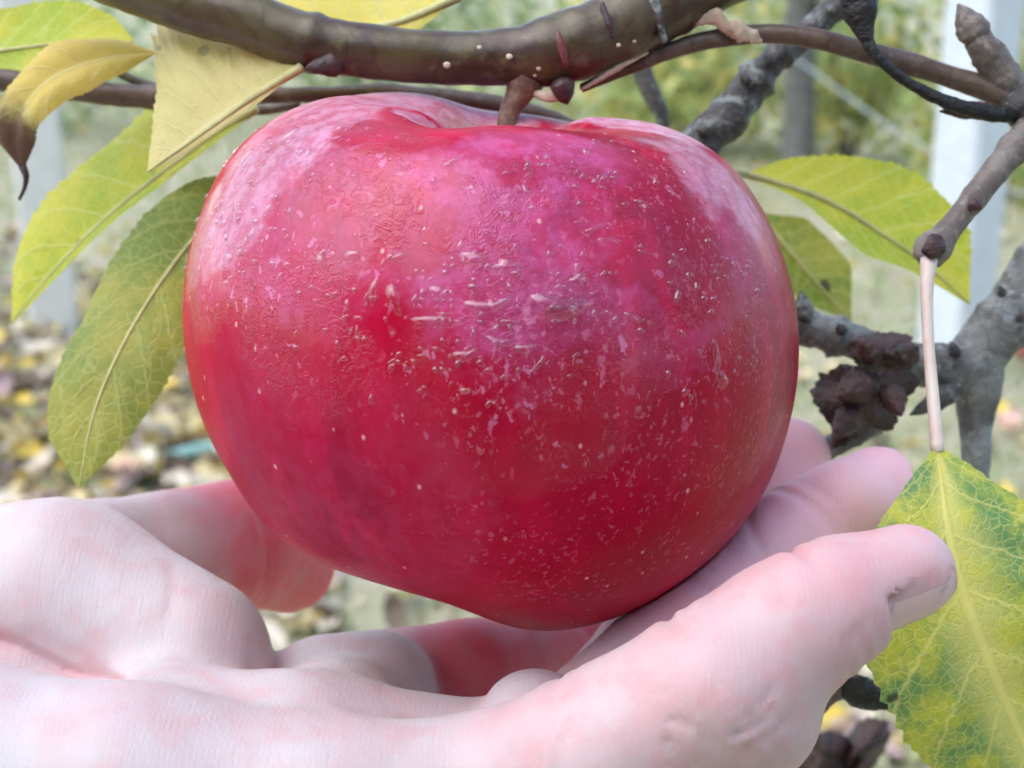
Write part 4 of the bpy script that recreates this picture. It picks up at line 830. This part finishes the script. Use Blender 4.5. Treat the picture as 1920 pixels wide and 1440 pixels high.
def shrub(x, y, sx, sz, n, mat, label):
    e = empty('shrub', (x, y, 0)); tag(e, label, 'shrub', 'shrubs across the orchard')
    for _ in range(7):
        a = random.uniform(0, 6.28); obj('stem', *tube([(x, y, 0, .012), (x + math.cos(a) * sx * .3, y + math.sin(a) * sx * .3, sz * .5, .008), (x + math.cos(a) * sx * .7, y + math.sin(a) * sx * .7, sz * .95, .003)], n=8, m=6), M_TRUNK, e)
    u = rng.normal(size=(n, 3)); u /= np.linalg.norm(u, axis=1)[:, None]; cl_ = rng.normal(size=(16, 3)) * .35
    c = np.array([x, y, sz * .52]) + (u * (rng.uniform(0, 1, n) ** .4)[:, None] * .55 + cl_[rng.integers(0, 16, n)]) * np.array([sx, sx, sz * .55]); c = c[c[:, 2] > .02]
    foliage(e, c, mat, .065, 'foliage')
for (x, y, sx, sz, n, mt, lb_) in ((1.95, 8.2, .6, .9, 460, M_CROWN, 'small yellow-leaved shrub beside the white post, beyond the dark trunk'), (-.15, 6.2, .5, .6, 350, M_CROWN2, 'low green shrub glimpsed right of the apple stem'), (2.6, 7.4, 1.0, 1.1, 1500, M_CROWN, 'yellowing shrub at the far right of the grass'), (.9, 8.6, .9, .9, 1300, M_CROWN, 'yellow-leaved shrub behind the dark branch'), (-1.2, 11.5, 1.6, 1.3, 1600, M_CROWN2, 'pale green shrub far behind the bough'),
                                   (-3.8, 10.0, 1.6, 1.2, 1500, M_CROWN2, 'pale green shrub far off at left'), (4.6, 10.5, 1.8, 1.6, 1600, M_CROWN, 'tall yellowing shrub beyond the right post'), (1.9, 13.5, 2.2, 1.5, 1600, M_CROWN2, 'wide green shrub farthest off in the middle')):
    shrub(x, y, sx, sz, n, mt, lb_)
w0, w1 = np.array([.75, 3.0, 1.06]), np.array([2.4, 4.6, .92])
a_, b_ = P(1560, 160, 2900), P(2150, 420, 2600)
tag(obj('fence_wire', *tube([np.r_[a_ + (b_ - a_) * t - np.array([0, 0, .05 * math.sin(math.pi * t)]), .0022] for t in np.linspace(-1.2, 1.6, 9)], n=40, m=8), M_WIRE), 'pale sagging wire crossing in front of the white post', 'wire')
hp = [ray_ground(px, py) + np.array([0, 0, .045]) for px, py in ((318, 892), (360, 880), (430, 872), (560, 900), (760, 960))]
tag(obj('garden_hose', *tube([np.r_[q, .016] for q in hp], n=80, m=10), M_HOSE), 'faded teal garden hose lying in the fallen leaves', 'hose')

# fallen leaves: individuals nearest to view, and loose litter under them
M_LIT = [m_plain('litter_' + nme, c, .3, 30., .75, .3, .003, col2=c2) for nme, c, c2 in (('bone', (.76, .69, .56), (.62, .54, .40)), ('cream', (.74, .64, .36), (.60, .48, .24)), ('yellow', (.74, .54, .08), (.56, .42, .10)), ('brown', (.18, .13, .08), (.10, .075, .055)), ('pinkish', (.58, .44, .42), (.44, .32, .30)), ('olive', (.38, .38, .18), (.26, .28, .14)))]
def litter_mesh(seed):
    g = np.random.default_rng(seed); nu, nv = 7, 5; V = []
    for i_ in range(nu):
        t = i_ / (nu - 1); w = .5 * math.sin(math.pi * min(.98, max(.02, t)) ** .8) * .62
        for j_ in range(nv):
            s = j_ / (nv - 1) * 2 - 1; V.append((t - .5, s * w, .16 * s * s * g.uniform(.5, 1.5) + .18 * (t - .5) ** 2 * g.uniform(-1, 2) + .02 * g.normal() + .06))
    F = [(i_ * nv + j_, (i_ + 1) * nv + j_, (i_ + 1) * nv + j_ + 1, i_ * nv + j_ + 1) for i_ in range(nu - 1) for j_ in range(nv - 1)]
    return np.array(V), F
LM = []
for mi, mt in enumerate(M_LIT):
    for sd_ in range(2):
        v, f = litter_mesh(mi * 5 + sd_); me = bpy.data.meshes.new('fallen_leaf'); me.from_pydata(v.tolist(), [], f); me.polygons.foreach_set('use_smooth', np.ones(len(me.polygons), bool)); me.materials.append(mt); LM.append(me)
LW = [4.5, 5, 4, 2.2, 2, 1.4]
LABS = ['bone-white fallen leaf', 'cream fallen leaf', 'yellow fallen leaf', 'dark brown fallen leaf', 'pinkish faded fallen leaf', 'olive fallen leaf']
def zone(px, py):
    if px < 480:
        return ('on the ground ' + ('at the left edge' if px < 90 else 'behind the olive leaf' if px < 250 else 'between olive leaf and apple') + (', higher up' if py < 700 else ', midway' if py < 830 else ', just above the thumb'))
    if px < 900: return 'in the grass seen under the apple' if py > 1000 else 'in the grass behind the apple'
    return 'in the far grass by the twigs' if py < 480 else 'in the grass behind the forked branch' if py < 900 else 'in the grass below the hanging leaf'
def put_leaf(px, py, s=None, z=.05):
    g = ray_ground(px, py); mi = random.choices(range(6), LW)[0]
    o = bpy.data.objects.new('fallen_leaf', LM[mi * 2 + random.randrange(2)]); COL.objects.link(o)
    o.location = (g[0], g[1], ground_h(g[0], g[1]) + random.uniform(.02, z)); s = s or random.uniform(.08, .15); o.scale = (s, s, s)
    o.rotation_euler = (random.gauss(0, .45), random.gauss(0, .45), random.uniform(0, 6.28)); tag(o, LABS[mi] + ' ' + zone(px, py), 'leaf', 'fallen leaves on the orchard floor')
for _ in range(110): put_leaf(random.uniform(-60, 470), random.triangular(540, 985, 830))
for _ in range(36): put_leaf(random.choice([random.uniform(480, 900), random.uniform(1400, 1960)]), random.uniform(250, 1300), random.uniform(.05, .09))
parts = []
for _ in range(2400):
    px, py = (random.uniform(-500, 620), random.uniform(430, 1200)) if random.random() < .62 else (random.uniform(-600, 2600), random.uniform(120, 1500))
    g = ray_ground(px, py); v, f = litter_mesh(random.randrange(9999)); s = random.uniform(.05, .10)
    R_ = np.array(Matrix.Rotation(random.uniform(0, 6.28), 3, 'Z') @ Matrix.Rotation(random.gauss(0, .4), 3, 'X') @ Matrix.Rotation(random.gauss(0, .4), 3, 'Y'))
    parts.append((v * s @ R_.T + np.array([g[0], g[1], ground_h(g[0], g[1]) + .015]), f, random.choices(range(6), LW)[0]))
V, F = join([(a, b) for a, b, _ in parts]); lo = obj('leaf_litter', V, F, None, origin=(0, 0, 0))
for mt in M_LIT: lo.data.materials.append(mt)
lo.data.polygons.foreach_set('material_index', np.concatenate([np.full(len(b), c) for _, b, c in parts]).astype(np.int32))
tag(lo, 'mixed bleached and brown leaf litter strewn over the ground', 'leaf litter', kind='stuff')
# windfall apples
M_WIND = m_plain('windfall_apple_skin', (.62, .30, .26), .3, 25., .45, .1, .001, col2=(.66, .52, .36)); M_WIND2 = m_plain('red_windfall_skin', (.42, .05, .06), .3, 25., .45, .1, .001, col2=(.55, .2, .15))
def windfall(px, py, r, mat, label):
    g = ray_ground(px, py, r * .9); e = empty('fallen_apple', g); tag(e, label, 'apple', 'windfall apples in the grass')
    def sh(q, d):
        t = np.arccos(np.clip(d[:, 2], -1, 1)); return q * (1 - .38 * np.exp(-(t / .32) ** 2) - .2 * np.exp(-((t - math.pi) / .3) ** 2) + .05 * np.cos(5 * np.arctan2(d[:, 1], d[:, 0])) * np.sin(t))[:, None]
    ax = axes_from((random.gauss(0, .6), random.gauss(0, .6), 1)); obj('skin', *blob(g, (r, r, r * .92), ax, 28, 18, shape=sh), mat, e)
    obj('stem', *tube([np.r_[g + ax[2] * r * .5, .002], np.r_[g + ax[2] * r * 1.1 + ax[0] * .006, .002]], n=6, m=6), M_STEM, e)
windfall(238, 886, .036, M_WIND, 'pale pink fallen apple beside the tip of the olive leaf'); windfall(1898, 790, .034, M_WIND, 'pinkish fallen apple at the right edge beside the fork')
windfall(1925, 655, .034, M_WIND2, 'red fallen apple at the right edge above the fork'); windfall(268, 800, .03, M_WIND2, 'small red fallen apple in the litter left of the apple')
M_BLOCKER = m_plain('sky_blocker_leaves', (.06, .08, .035), .4, 3., .6, 0.)
# unseen foliage added behind the viewpoint to shut out the low sky
pts = []
for _ in range(26):
    a = random.uniform(.62 * math.pi, 2.38 * math.pi) ; d_ = random.uniform(3.2, 5.5); cx_, cy_ = math.cos(a) * d_, math.sin(a) * d_
    if cy_ > -.3: continue
    u = rng.normal(size=(900, 3)); u /= np.linalg.norm(u, axis=1)[:, None]; pts.append(np.array([cx_, cy_, 2.0]) + u * (rng.uniform(0, 1, 900) ** .4)[:, None] * np.array([1.2, 1.2, 1.9]))
pts = np.vstack(pts); pts = pts[pts[:, 2] > .05]
_e = foliage(None, pts, M_BLOCKER, .11, 'low_sky_blocker'); tag(_e, 'unseen foliage mass added behind the viewpoint to block low sky', 'foliage', kind='stuff')
